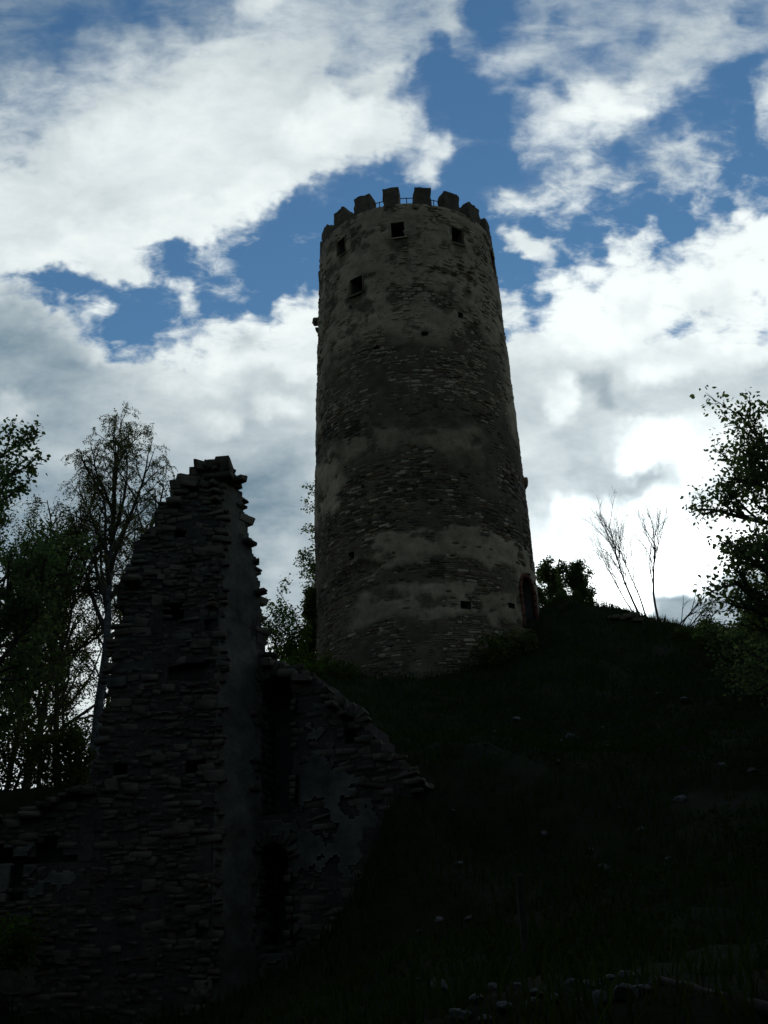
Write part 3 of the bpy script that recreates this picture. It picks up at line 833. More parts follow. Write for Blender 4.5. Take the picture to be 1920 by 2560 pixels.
    while z < Z1 - 0.1:
        h = rng.uniform(0.06, 0.125); rr = float(trad(z + h / 2))
        a = -180.0 + rng.uniform(0, 3)
        while a < 180:
            l = rng.uniform(0.14, 0.46) * (1.15 if h > 0.09 else 0.9); da = math.degrees(l / rr)
            am = a + da / 2; a += da
            if abs(am) > 100 and rng.uniform() < 0.75: continue
            rows.append((am, z + h / 2 + rng.uniform(-0.012, 0.012), l, h * rng.uniform(0.8, 1.15)))
        z += h
    q = np.array(rows)
    pq = plaster_at(q[:, 0], q[:, 1]); bq = broken_at(q[:, 0], q[:, 1]); oq = in_open(q[:, 0], q[:, 1], 0.10)
    rq = trad(q[:, 1]); tq = tang(q[:, 0])
    gz = rng.uniform(size=len(q)); gz2 = rng.uniform(size=len(q))
    for i in np.where(~oq)[0]:
        am, zc, l, h = q[i]; p = pq[i]; tt = tq[i]
        n = np.array([math.cos(tt), math.sin(tt), 0]); u = np.array([-math.sin(tt), math.cos(tt), 0])
        c0 = np.array([TC[0], TC[1], 0]) + n * (rq[i] - 0.08 - bq[i]) + np.array([0, 0, zc])
        tl = rng.uniform(-0.05, 0.05)
        if p > 0.45 and bq[i] < 0.03:
            if zc > 27 and gz[i] < 0.30: pale.add(c0, u, n, (l * 0.92, h * 0.86, 0.115 + rng.uniform(0.0, 0.03)), tl)
            elif zc < 20 and gz[i] < 0.05: dark.add(c0, u, n, (l * 0.9, h * 0.85, 0.14), tl)
        elif gz[i] < 0.86:
            dz = zc + (fbm(am * 0.05, zc * 0.6, 2.0, 71, 3) - 0.5) * 1.6
            wet = (24.35 < dz < 25.6) or (17.3 < zc < 18.3 and am < 10) or (19.8 < dz < 22.8 and gz2[i] > 0.45)
            (damp if wet and gz2[i] > 0.2 else pale if gz2[i] < (0.5 if zc > 25.8 else 0.12) else dark).add(c0, u, n, (l * 0.96, h * 0.93, 0.072 + rng.uniform(0, 0.034)), tl)
    # chips that stand out of the outline
    dark.add(np.array(tpt(-91, 4.25, 33.05)).ravel(), np.array([0, 1.0, 0]), np.array([-1.0, 0, 0]), (0.5, 0.28, 0.5))
    dark.add(np.array(tpt(-91, 4.25, 32.55)).ravel(), np.array([0, 1.0, 0]), np.array([-1.0, 0, 0]), (0.4, 0.16, 0.34))
    dark.add(np.array(tpt(85, 4.5, 23.4)).ravel(), np.array([0, 1.0, 0]), np.array([1.0, 0, 0]), (0.6, 0.5, 0.33))
    dark.build(root, M_TSTONE, 200, 'stone', 'rubble_masonry')
    pale.build(root, M_TPALE, 50, 'washed_stone', 'washed_masonry')
    damp.build(root, M_TDARK, 40, 'damp_stone', 'damp_masonry')


def frame_matrix(c, u, n):
    z = np.array([0, 0, 1.0])
    return Matrix(((u[0], n[0], z[0], c[0]), (u[1], n[1], z[1], c[1]), (u[2], n[2], z[2], c[2]), (0, 0, 0, 1)))


def box_mesh(name, mat, size, bev=0.015):
    import bmesh
    bm = bmesh.new(); bmesh.ops.create_cube(bm, size=1.0)
    bmesh.ops.scale(bm, vec=size, verts=bm.verts)
    if bev: bmesh.ops.bevel(bm, geom=list(bm.edges), offset=bev, segments=1, affect='EDGES')
    me = bpy.data.meshes.new(name); bm.to_mesh(me); bm.free(); me.materials.append(mat)
    return me


def build_merlon(root, ca, wd, hgt):
    """curved block on the wall head, rough faces; a grid on each side so that it is not a clean box"""
    na_, nz_, nr = 7, 7, 5
    av = np.linspace(ca - wd / 2, ca + wd / 2, na_); zv = np.linspace(Z1 - 0.04, Z1 + hgt, nz_)
    rv = np.linspace(3.62, float(trad(36.8)) + 0.03, nr)
    sd = int(rng.integers(0, 9999)); V, F = [], []

    def sheet(P):
        m, n = P.shape[:2]; o = sum(len(x) for x in V)
        V.append(P.reshape(-1, 3)); i = np.arange(m - 1)[:, None] * n + np.arange(n - 1)[None] + o
        F.append(np.stack([i, i + 1, i + n + 1, i + n], -1).reshape(-1, 4))
    for rr in (rv[0], rv[-1]):
        a, z = np.meshgrid(av, zv); sheet(tpt(a, rr, z))
    for aa in (av[0], av[-1]):
        r, z = np.meshgrid(rv, zv); sheet(tpt(aa + 0 * r, r, z))
    a, r = np.meshgrid(av, rv); sheet(tpt(a, r, zv[-1] + 0 * a))
    V = np.concatenate(V)
    d = np.stack([vnoise(V[:, 0] * 3.1, V[:, 1] * 3.1, V[:, 2] * 3.1, sd + k) for k in range(3)], 1) - 0.5
    d2 = np.stack([vnoise(V[:, 0] * 9, V[:, 1] * 9, V[:, 2] * 9, sd + k + 5) for k in range(3)], 1) - 0.5
    V = V + d * 0.11 + d2 * 0.08
    o = np.array(root.location)
    link('merlon', mesh_from('merlon', V - o, [np.concatenate(F)], M_TSTONE), root, Matrix.Translation(root.location))


def tube(points, radii, sides=6, close=False):
    P = np.array(points, float); n = len(P)
    T = np.gradient(P, axis=0) if n > 2 else np.repeat((P[-1] - P[0])[None], n, 0)
    T /= np.linalg.norm(T, axis=1)[:, None] + 1e-9
    ref = np.where(np.abs(T[:, 2:3]) > 0.9, np.array([[1.0, 0, 0]]), np.array([[0, 0, 1.0]]))
    A = np.cross(T, ref); A /= np.linalg.norm(A, axis=1)[:, None] + 1e-9; B = np.cross(T, A)
    k = np.arange(sides) * 2 * math.pi / sides
    r = np.broadcast_to(np.asarray(radii, float), (n,))
    V = P[:, None] + (A[:, None] * np.cos(k)[None, :, None] + B[:, None] * np.sin(k)[None, :, None]) * r[:, None, None]
    i = np.arange(n - 1)[:, None] * sides + np.arange(sides)[None]; j = np.arange(n - 1)[:, None] * sides + (np.arange(sides)[None] + 1) % sides
    F = np.stack([i, j, j + sides, i + sides], -1).reshape(-1, 4)
    return V.reshape(-1, 3), F


def merge(parts):
    V, F, o = [], [], 0
    for v, f in parts:
        V.append(v); F.append(f + o); o += len(v)
    return np.concatenate(V), np.concatenate(F)


def tube_ring(root):
    o = np.array(root.location)
    rl = empty_part = bpy.data.objects.new('railing', None); COL.objects.link(rl); rl.parent = root; rl.location = (0, 0, 0)
    A = np.linspace(0, 360, 73)
    for z in (Z1 + 0.40, Z1 + 0.78):
        v, f = tube(tpt(A, 3.75, z + 0 * A), 0.022, 6)
        link('rail', mesh_from('rail', v - o, f, M_IRON), rl, Matrix.Translation(root.location))
    for k in range(18):
        p = tpt(np.array([2.5 + 20 * k]), 3.75, Z1)[0]
        v, f = tube([p - np.array([0, 0, 0.1]), p + np.array([0, 0, 0.80])], 0.024, 6)
        link('rail_post', mesh_from('rail_post', v - o, f, M_IRON), rl, Matrix.Translation(root.location))


build_tower()

# ------------------------------------------------------------------ ruined walls


class Wall:
    """straight rubble wall: O foot of the face (x, y), u direction along the face, n outward normal"""

    def __init__(self, O, u, n, thick):
        self.O = np.array([O[0], O[1], 0.0]); self.u = np.array([u[0], u[1], 0.0]); self.u /= np.linalg.norm(self.u)
        self.n = np.array([n[0], n[1], 0.0]); self.n /= np.linalg.norm(self.n); self.th = thick

    def p(self, s, z, d=0.0):
        s, z, d = np.broadcast_arrays(np.asarray(s, float), np.asarray(z, float), np.asarray(d, float))
        return self.O + s[..., None] * self.u + z[..., None] * np.array([0, 0, 1.0]) + d[..., None] * self.n

    def hit(self, px, py):
        """(s, z) where the sight line through a photo point meets the face"""
        r = ray(px, py); t = ((self.O - EYE) @ self.n) / (r @ self.n)
        q = EYE + r * t - self.O
        return float(q @ self.u), float(q[2])

    def core(self, s0, s1, z0, top, recess, mat, parent, ds=0.14, dz=0.13, name='wall_core', rough=0.05):
        ns = int(round((s1 - s0) / ds)); zt = max(float(np.max(top(np.linspace(s0, s1, 60)))), z0 + 1); nz_ = int(math.ceil((zt - z0) / dz))
        S_ = s0 + (np.arange(ns) + 0.5) * ds; Z_ = z0 + (np.arange(nz_) + 0.5) * dz
        s, z = np.meshgrid(S_, Z_)
        full = z < top(s) - 0.05
        dep = np.where(full, np.maximum(recess(s, z), 0.0), self.th)
        front = -0.005 - dep + np.where(full, (fbm(s * 1.7, z * 1.7, 0, 77, 3) - 0.5) * rough * 2, 0)
        front = np.maximum(front, -self.th)
        P = np.full((nz_ + 2, ns + 2), -self.th); P[1:-1, 1:-1] = front
        V, F = [], []

        def quad(a, b, c, d):
            o = len(V) * 4; V.append(np.stack([a, b, c, d])); F.append([o, o + 1, o + 2, o + 3])
        for k in range(nz_):
            for i in range(ns):
                if full[k, i] and front[k, i] > -self.th + 1e-6:
                    a, b, c, d = s0 + i * ds, s0 + (i + 1) * ds, z0 + k * dz, z0 + (k + 1) * dz
                    f = front[k, i]
                    quad(self.p(a, c, f), self.p(b, c, f), self.p(b, d, f), self.p(a, d, f))
                    quad(self.p(a, c, -self.th), self.p(b, c, -self.th), self.p(b, d, -self.th), self.p(a, d, -self.th))
                    for (dk, di) in ((0, 1), (0, -1), (1, 0), (-1, 0)):
                        g = P[k + 1 + dk, i + 1 + di]
                        if g < f - 1e-4:
                            if di == 1: e = ((b, c), (b, d))
                            elif di == -1: e = ((a, c), (a, d))
                            elif dk == 1: e = ((a, d), (b, d))
                            else: e = ((a, c), (b, c))
                            quad(self.p(*e[0], f), self.p(*e[1], f), self.p(*e[1], g), self.p(*e[0], g))
        V = np.concatenate(V); o = np.array(parent.location)
        return link(name, mesh_from(name, V - o, np.array(F), mat), parent, Matrix.Translation(parent.location))

    def sheet(self, s0, s1, z0, z1, mask, mat, parent, name='plaster', st=0.042, off=0.03):
        ns, nz_ = int((s1 - s0) / st), int((z1 - z0) / st)
        s, z = np.meshgrid(s0 + np.arange(ns + 1) * st, z0 + np.arange(nz_ + 1) * st)
        d = off + (fbm(s * 1.3, z * 1.3, 0, 61, 4) - 0.5) * 0.09 + (fbm(s * 7, z * 7, 0, 62, 2) - 0.5) * 0.02
        V = self.p(s, z, d).reshape(-1, 3); B = self.p(s, z, d * 0 - 0.08).reshape(-1, 3)
        m = mask(s[:-1, :-1] + st / 2, z[:-1, :-1] + st / 2)
        i = np.arange(nz_)[:, None] * (ns + 1) + np.arange(ns)[None]
        F = [np.stack([i, i + 1, i + ns + 2, i + ns + 1], -1)[m]]
        nv = len(V); mp = np.pad(m, 1)
        for (dk, di, e0, e1) in ((0, 1, 1, ns + 2), (0, -1, 0, ns + 1), (1, 0, ns + 1, ns + 2), (-1, 0, 0, 1)):
            nb = mp[1 + dk:1 + dk + nz_, 1 + di:1 + di + ns]
            w = i[m & ~nb]
            F.append(np.stack([w + e0, w + e1, w + e1 + nv, w + e0 + nv], -1))
        o = np.array(parent.location)
        F = np.concatenate(F)
        used, inv = np.unique(F, return_inverse=True)
        VV = np.concatenate([V, B])[used]
        return link(name, mesh_from(name, VV - o, inv.reshape(F.shape), mat, False), parent, Matrix.Translation(parent.location))

    def courses(self, st, s0, s1, z0, top, skip, hr=(0.06, 0.15), lr=(0.10, 0.42), back=0.14, proud=(-0.02, 0.035), ends=True, jag=0.12, endface=0.0):
        z = z0; rows = []
        ss = np.linspace(s0, s1, 300); zmax = float(np.max(top(ss)))
        while z < zmax:
            h = rng.uniform(*hr); s = s0 - rng.uniform(0, 0.25)
            while s < s1:
                l = rng.uniform(*lr) * (1.25 if h > 0.11 else 0.9)
                hh = h * rng.uniform(0.5, 1.25)
                rows.append((s + l / 2, z + h / 2 + rng.uniform(-0.04, 0.04), l, hh)); s += l
            z += h
        q = np.array(rows); sm, zc = q[:, 0], q[:, 1]
        ok = (sm >= s0 - 0.12) & (sm <= s1 + 0.05) & (top(sm) > zc + rng.uniform(-0.08, jag - 0.06, len(q))) & ~skip(sm, zc) & (rng.uniform(size=len(q)) < 0.96)
        P = self.p(sm, zc, -back)
        # larger blocks set in here and there
        for i in np.where(ok & (rng.uniform(size=len(q)) < 0.035))[0]:
            st.add(P[i], self.u, self.n, (rng.uniform(0.25, 0.5), rng.uniform(0.14, 0.24), back + 0.04), rng.normal() * 0.12)
        for i in np.where(ok)[0]:
            st.add(P[i], self.u, self.n, (q[i, 2] * 0.96, q[i, 3] * 0.95, back + rng.uniform(*proud)), rng.normal() * 0.09)

    def crest(self, st, s0, s1, top, skip=None, lr=(0.16, 0.40), hr=(0.08, 0.19)):
        s = s0
        while s < s1:
            l = rng.uniform(*lr); sm = s + l / 2; zt = float(np.min(top(np.linspace(s, s + l, 5))))
            d = -self.th
            while d < 0.0:
                w = rng.uniform(0.2, 0.42); h = rng.uniform(*hr)
                a = self.n if rng.uniform() < 0.5 else self.u
                st.add(self.p(sm + rng.uniform(-.05, .05), zt - h / 2 + rng.uniform(-0.05, 0.09), d), self.u, self.n, (l * rng.uniform(0.9, 1.15), h, w * 1.05), rng.uniform(-0.15, 0.15))
                d += w
            s += l * 0.85


def arch_in(s, z, c, hw, zb, zs):
    """inside an arched opening: centre c, half width hw, foot zb, springing zs"""
    return ((np.abs(s - c) < hw) & (z > zb) & (z <= zs)) | (((s - c) ** 2 + (z - zs) ** 2 < hw * hw) & (z > zs))


def arch_ring(st, w, c, hw, zs, size=(0.16, 0.34), a0=0.0, a1=math.pi):
    n = int((a1 - a0) * (hw + 0.15) / (size[0] + 0.01))
    for k in range(n):
        t = a0 + (k + 0.5) * (a1 - a0) / n
        r = hw + size[1] / 2 - 0.02
        st.add(w.p(c - r * math.cos(t), zs + r * math.sin(t), -0.2), w.u, w.n, (size[0] * rng.uniform(0.85, 1.0), size[1] * rng.uniform(0.85, 1.15), 0.2 + rng.uniform(0.03, 0.09)), math.pi / 2 - t if t > 0 else 0)


CORNER = at(540, 1700, 22.0)[:2]
WA = Wall(CORNER, (-1.0, 0.02), (-0.02, -1.0), 1.25)              # face to the left of the arris, s runs left
WB = Wall(CORNER, (0.60, 0.80), (0.80, -0.60), 1.15)              # plastered face to the right, s runs back


def prof(w, pts):
    h = sorted(w.hit(*p) for p in pts)
    xs = [q[0] for q in h]; zs = [q[1] for q in h]
    return lambda s: np.interp(s, xs, zs)


PA = prof(WA, [(566, 1158), (545, 1152), (505, 1160), (480, 1172), (468, 1205), (445, 1212), (440, 1240), (400, 1255), (395, 1275), (383, 1310), (365, 1328), (340, 1348), (334, 1372), (320, 1420),
               (310, 1450), (296, 1480), (285, 1520), (275, 1580), (268, 1700), (262, 1850), (258, 1930), (235, 1950), (180, 1975), (90, 2010), (0, 2050), (-200, 2070)])
PB = prof(WB, [(566, 1158), (578, 1170), (592, 1205), (606, 1225), (612, 1270), (620, 1310), (630, 1360), (640, 1400), (646, 1430), (650, 1470), (655, 1560), (662, 1630)])
SB1 = WB.hit(655, 1800)[0]
SA1 = WA.hit(-260, 2100)[0]


def topA(s): return PA(s) + (vnoise(np.asarray(s) * 3.1, 0.5, 0, 5) - 0.5) * 0.16
def topB(s): return PB(s) + (vnoise(np.asarray(s) * 3.7, 1.5, 0, 6) - 0.5) * 0.2


HOLES_A = [(*WA.hit(432, 1532), 0.16, 0.20, 0.7), (*WA.hit(485, 1915), 0.20, 0.13, 0.5), (*WA.hit(300, 1535), 0.14, 0.14, 0.5), (*WA.hit(300, 1925), 0.2, 0.12, 0.5), (*WA.hit(447, 1330), 0.12, 0.09, 0.4),
           (*WA.hit(470, 1680), 0.45, 0.18, 0.22), (*WA.hit(505, 2330), 0.16, 0.12, 0.4), (*WA.hit(530, 1560), 0.1, 0.12, 0.4)]
NICHE_A = (WA.hit(120, 2130)[0], 0.25, WA.hit(120, 2160)[1], WA.hit(120, 2122)[1])
HOLES_A += [(*WA.hit(116, 2148), 0.62, 0.10, 0.3), (*WA.hit(40, 2205), 0.13, 0.28, 0.3), (*WA.hit(8, 2140), 0.22, 0.16, 0.35)]


def recA(s, z):
    d = np.zeros(np.broadcast(s, z).shape)
    for (cs, cz, hw, hh, dep) in HOLES_A:
        d = np.maximum(d, np.where((np.abs(s - cs) < hw) & (np.abs(z - cz) < hh), dep, 0))
    d = np.maximum(d, np.where(arch_in(s, z, *NICHE_A), 0.35, 0))
    return d


HOLES_B = [(*WB.hit(600, 1365), 0.16, 0.14, 0.4)]


def recB(s, z):
    d = np.zeros(np.broadcast(s, z).shape)
    for (cs, cz, hw, hh, dep) in HOLES_B:
        d = np.maximum(d, np.where((np.abs(s - cs) < hw) & (np.abs(z - cz) < hh), dep, 0))
    return d


def plasB(s, z):
    edge = np.minimum(s - 0.02, SB1 + 0.02 - s)
    n = fbm(s * 2.2, z * 2.2, 0, 91, 4, 0.6)
    up = np.clip((topB(s) - 0.9 - z) / 1.6, -1, 1)
    low = np.clip((z - 3.8) / 1.2, -1, 1)
    return (n + 0.22 * up + 0.12 * low + 0.35 * np.clip(edge / 0.35, -1, 1) > 0.62) & (z < topB(s) - 0.25)


def plasA(s, z):
    n = fbm(s * 1.1, z * 1.1, 0, 95, 4, 0.6)
    lowleft = np.clip((s - 1.3) / 1.0, 0, 1) * np.clip((5.9 - z) / 1.0, 0, 1)
    return (n + 0.26 * lowleft > 0.88) & (recA(s, z) < 0.01) & (z < topA(s) - 0.35)


def build_ruin():
    root = empty('ruined_wall', (CORNER[0], CORNER[1], 0.8), 'tall jagged remnant of a rubble wall, one face still plastered', 'ruin')
    WA.core(-0.0, SA1, 0.3, topA, recA, M_MORTAR, root)
    WB.core(0.0, SB1, 0.3, topB, recB, M_MORTAR, root)
    WB.sheet(0.02, SB1 - 0.02, 0.6, float(np.max(topB(np.linspace(0, SB1, 50)))), plasB, M_PLASTER, root)
    WA.sheet(0.3, SA1, 0.5, 6.5, plasA, M_PLASTER, root, 'plaster')
    st = Stones()
    WA.courses(st, -0.02, SA1, 0.4, topA, lambda s, z: (recA(s, z) > 0) | plasA(s, z))
    sb = Stones()
    WB.courses(st, 0.02, SB1, 0.4, topB, lambda s, z: (recB(s, z) > 0) | plasB(s, z), lr=(0.15, 0.45))
    WA.crest(st, 0.0, SA1, topA); WB.crest(st, 0.05, SB1, topB, lr=(0.14, 0.3), hr=(0.08, 0.16))
    # blocks standing on the very top
    for (px, py, l, h, d) in ((556, 1163, 0.40, 0.34, 0.7), (523, 1164, 0.24, 0.22, 0.5), (500, 1166, 0.26, 0.2, 0.5), (545, 1192, 0.7, 0.2, 0.6), (470, 1200, 0.5, 0.2, 0.6), (452, 1214, 0.5, 0.15, 0.5), (455, 1232, 0.35, 0.14, 0.5)):
        s, z = WA.hit(px, py); st.add(WA.p(s, z, -d + 0.08), WA.u, WA.n, (l, h, d), rng.uniform(-0.15, 0.15))
    # free end of the plastered face: ragged through-stones
    z = 1.0
    while z < float(topB(np.array([SB1]))[0]):
        h = rng.uniform(0.12, 0.22); st.add(WB.p(SB1 - 0.25, z, -rng.uniform(0.3, 0.9)), WB.n, WB.u, (rng.uniform(0.4, 0.8), h, 0.23 + rng.uniform(0.0, 0.08)), 0)
        z += h
    st.build(root, M_RSTONE, 296, units=UNITS8)
    # birch-white lump of lime left on the face
    s, z = WA.hit(292, 1708)
    s2 = Stones(); s2.add(WA.p(s, z, -0.02), WA.u, WA.n, (0.42, 0.22, 0.12)); s2.parts('lime_patch', [0], M_PLASTER, root)


build_ruin()

NB = WB.p(SB1 - 0.15, 0)
WC = Wall(NB[:2], (0.95, -0.31), (-0.31, -0.95), 1.5)              # wall with the tall niches, s runs right
PC = prof(WC, [(600, 1630), (660, 1640), (733, 1664), (791, 1695), (827, 1725), (867, 1770), (903, 1800), (929, 1845), (990, 1895), (1060, 1960), (1120, 2040)])
SC1 = WC.hit(1035, 2100)[0]


def topC(s): return PC(s) + (vnoise(np.asarray(s) * 2.9, 4.5, 0, 8) - 0.5) * 0.2


def _niche(xl, xr, yt, yb):
    a = WC.hit(xl, (yt + yb) / 2); b = WC.hit(xr, (yt + yb) / 2); c = (a[0] + b[0]) / 2; hw = (b[0] - a[0]) / 2
    return (c, hw, WC.hit((xl + xr) / 2, yb)[1], WC.hit((xl + xr) / 2, yt)[1] - hw)


NICHES = [(_niche(645, 733, 1688, 2040), 0.75), (_niche(641, 722, 2105, 2370), 1.0), (_niche(855, 893, 1790, 1862), 0.8)]


def recC(s, z):
    d = np.zeros(np.broadcast(s, z).shape)
    for nch, dep in NICHES: d = np.maximum(d, np.where(arch_in(s, z, *nch), dep, 0))
    return d


def plasC(s, z):
    n = fbm(s * 1.5, z * 1.5, 0, 99, 4, 0.6)
    f = np.clip((topC(s) - 0.8 - z) / 1.0, -1, 1) * 0.2 - np.clip((s - 2.0) / 1.0, 0, 1) * 0.25 + np.clip((z - 4.2) / 1.0, -1, 1) * 0.12
    g = np.zeros(np.broadcast(s, z).shape, bool)
    for (c, hw, zb, zs), dep in NICHES: g |= arch_in(s, z, c, hw + 0.12, zb - 0.1, zs)
    return (n + f > 0.72) & ~g & (z < topC(s) - 0.4)


def build_niche_wall():
    root = empty('arched_wall', (NB[0], NB[1], 1.0), 'low ruined wall with two tall arched recesses one above the other', 'ruin')
    WC.core(-0.3, SC1, 0.5, topC, recC, M_MORTAR, root, ds=0.11, dz=0.11)
    WC.sheet(0.0, SC1, 1.0, float(np.max(topC(np.linspace(0, SC1, 50)))), plasC, M_PLASTER, root)
    st = Stones()

    def skip(s, z):
        g = plasC(s, z)
        for (c, hw, zb, zs), dep in NICHES: g = g | arch_in(s, z, c, hw + 0.1, zb, zs)
        return g
    WC.courses(st, -0.1, SC1, 0.7, topC, skip, lr=(0.15, 0.5), hr=(0.08, 0.17))
    WC.crest(st, 0.1, SC1, topC, hr=(0.08, 0.18))
    z = 1.2
    while z < float(topC(np.array([SC1 - 0.2]))[0]) + 2.5:
        h = rng.uniform(0.1, 0.2); se = float(np.interp(z, [0, 6, 8, 9], [SC1, SC1 - 0.25, SC1 - 0.4, SC1 - 0.6]))
        for d in (-0.35, -0.8, -1.2):
            if float(topC(np.array([se]))[0]) > z: st.add(WC.p(se - 0.3, z, d + rng.uniform(-.1, .1)), WC.n, WC.u, (rng.uniform(0.3, 0.5), h, 0.3 + rng.uniform(0, 0.2)))
        z += h
    for (c, hw, zb, zs), dep in NICHES: arch_ring(st, WC, c, hw, zs, (0.11, 0.28))
    # stones of the jambs and of the recess backs
    for (c, hw, zb, zs), dep in NICHES:
        z = zb
        while z < zs:
            h = rng.uniform(0.1, 0.18)
            for sg in (-1, 1):
                d = -dep
                while d < -0.1:
                    l = rng.uniform(0.18, 0.4); st.add(WC.p(c + sg * (hw + 0.10), z + h / 2, d + l / 2), WC.n, -sg * WC.u, (l * 0.94, h * 0.9, 0.11 + rng.uniform(0, 0.05))); d += l
            z += h
    st.build(root, M_RSTONE, 200, units=UNITS8)


build_niche_wall()
# ------------------------------------------------------------------ PLANTS


def leaf_template(kind):
    if kind == 'maple':
        v = np.array([(0, 0, 0), (0.30, 0.10, .03), (0.55, 0.42, .10), (0.24, 0.50, .02), (0, 1.0, .08), (-0.24, 0.50, .02), (-0.55, 0.42, .10), (-0.30, 0.10, .03), (0, 0.45, -0.04)])
        f = np.array([(0, 1, 8), (1, 2, 8), (2, 3, 8), (3, 4, 8), (4, 5, 8), (5, 6, 8), (6, 7, 8), (7, 0, 8)])
    elif kind == 'small':
        v = np.array([(0, 0, 0), (0.30, 0.45, .06), (0, 1.0, 0), (-0.30, 0.45, .06)])
        f = np.array([(0, 1, 2), (0, 2, 3)])
    else:
        v = np.array([(0, 0, 0), (0.28, 0.25, .07), (0.30, 0.62, .07), (0, 1.0, -.04), (-0.30, 0.62, .07), (-0.28, 0.25, .07)])
        f = np.array([(0, 1, 2), (0, 2, 3), (0, 3, 4), (0, 4, 5)])
    return v, f


def leaves_mesh(name, pos, size, mat, kind, r, droop=0.3, flat=0.5):
    v, f = leaf_template(kind); n = len(pos)
    d = r.normal(size=(n, 3)); d[:, 2] = d[:, 2] * flat - droop; d /= np.linalg.norm(d, axis=1)[:, None]
    q = r.normal(size=(n, 3)); a = np.cross(d, q); a /= np.linalg.norm(a, axis=1)[:, None]; c = np.cross(a, d)
    s = size * r.uniform(0.6, 1.25, n)
    P = pos[:, None] + (a[:, None] * v[None, :, 0:1] + d[:, None] * v[None, :, 1:2] + c[:, None] * v[None, :, 2:3]) * s[:, None, None]
    F = f[None] + (np.arange(n) * len(v))[:, None, None]
    return mesh_from(name, P.reshape(-1, 3), F.reshape(-1, 3), mat)


class Grow:
    """branching skeleton in local coordinates; levels of parameters in a list of dicts"""

    def __init__(self, r, levels): self.r, self.lv, self.tubes, self.tips = r, levels, [], []

    def go(self, p, d, length, rad, lev):
        L = self.lv[lev]; r = self.r; n = L.get('seg', 6)
        P = [np.array(p, float)]; d = np.array(d, float); D = []
        for i in range(n):
            d = d + r.normal(size=3) * L.get('wander', 0.1) + np.array([0, 0, L.get('up', 0.05)])
            d /= np.linalg.norm(d); D.append(d.copy()); P.append(P[-1] + d * length / n)
        P = np.array(P); t = np.linspace(0, 1, n + 1)
        radii = rad * (1 - t * (1 - L.get('taper', 0.35)))
        self.tubes.append((lev, P, radii))
        if lev + 1 < len(self.lv):
            C = self.lv[lev + 1]; k = max(1, int(round(C['n'] * r.uniform(0.8, 1.2))))
            for j in range(k):
                f = C.get('start', 0.3) + (1 - C.get('start', 0.3)) * (j + r.uniform(0.1, 0.9)) / k
                x = f * n; i = min(int(x), n - 1); q = P[i] + (P[i + 1] - P[i]) * (x - i); dd = D[i]
                perp = np.cross(dd, r.normal(size=3)); perp /= np.linalg.norm(perp) + 1e-9
                an = C.get('angle', 0.8) * r.uniform(0.7, 1.3)
                nd = dd * math.cos(an) + perp * math.sin(an)
                cl = length * C.get('len', 0.5) * (1.0 - C.get('short', 0.5) * (f - C.get('start', 0.3)) / (1.001 - C.get('start', 0.3))) * r.uniform(0.75, 1.2)
                self.go(q, nd, cl, min(rad * C.get('rad', 0.5), float(np.interp(f, t, radii)) * 0.9), lev + 1)
        if L.get('leaf', 0):
            self.tips.append((P, length * L['leaf'], L.get('lstart', 0.1), L.get('spread', 0.08)))

    def sample(self, n):
        r = self.r
        w = np.array([t[1] for t in self.tips]); w /= w.sum()
        cnt = r.multinomial(n, w); out = []
        for (P, _, l0, sp), m in zip(self.tips, cnt):
            if m:
                k = len(P) - 1; x = r.uniform(l0, 1.0, m) * k; i = np.minimum(x.astype(int), k - 1)
                out.append(P[i] + (P[i + 1] - P[i]) * (x - i)[:, None] + r.normal(size=(m, 3)) * sp)
        return np.concatenate(out)


def make_tree(name, base, label, cat, seed, height, trad_, levels, bark, leafmat, leafkind, leafsize, group=None, lean=(0, 0), droop=0.3, stems=None, leaves=3000):
    r = np.random.default_rng(seed)
    root = empty(name, base, label, cat, group)
    g = Grow(r, levels)
    for (off, dr, h, rr) in (stems or [((0, 0), lean, height, trad_)]):
        d = np.array([dr[0], dr[1], 1.0]); d /= np.linalg.norm(d)
        g.go((off[0], off[1], -0.25), d, h, rr, 0)
    M4 = Matrix.Translation(root.location)
    t0 = merge([tube(P, R, 8) for (lv, P, R) in g.tubes if lv == 0])
    link('trunk', mesh_from('trunk', t0[0], t0[1], bark, True), root, M4)
    rest = [tube(P, R, 5 if lv == 1 else (4 if lv == 2 else 3)) for (lv, P, R) in g.tubes if lv > 0]
    if rest:
        t1 = merge(rest); link('branches', mesh_from('branches', t1[0], t1[1], bark if bark is not M_BIRCH else M_BARK, True), root, M4, 'stuff' if stems else None)
    if g.tips and leafmat is not None:
        link('crown', leaves_mesh('crown', g.sample(leaves), leafsize, leafmat, leafkind, r, droop), root, M4)
    return root


def foot(px, py, dist, sink=0.1):
    p = at(px, py, dist); return (p[0], p[1], hz1(p[0], p[1]) - sink)


def top_of(px, py, dist): return at(px, py, dist)[2]


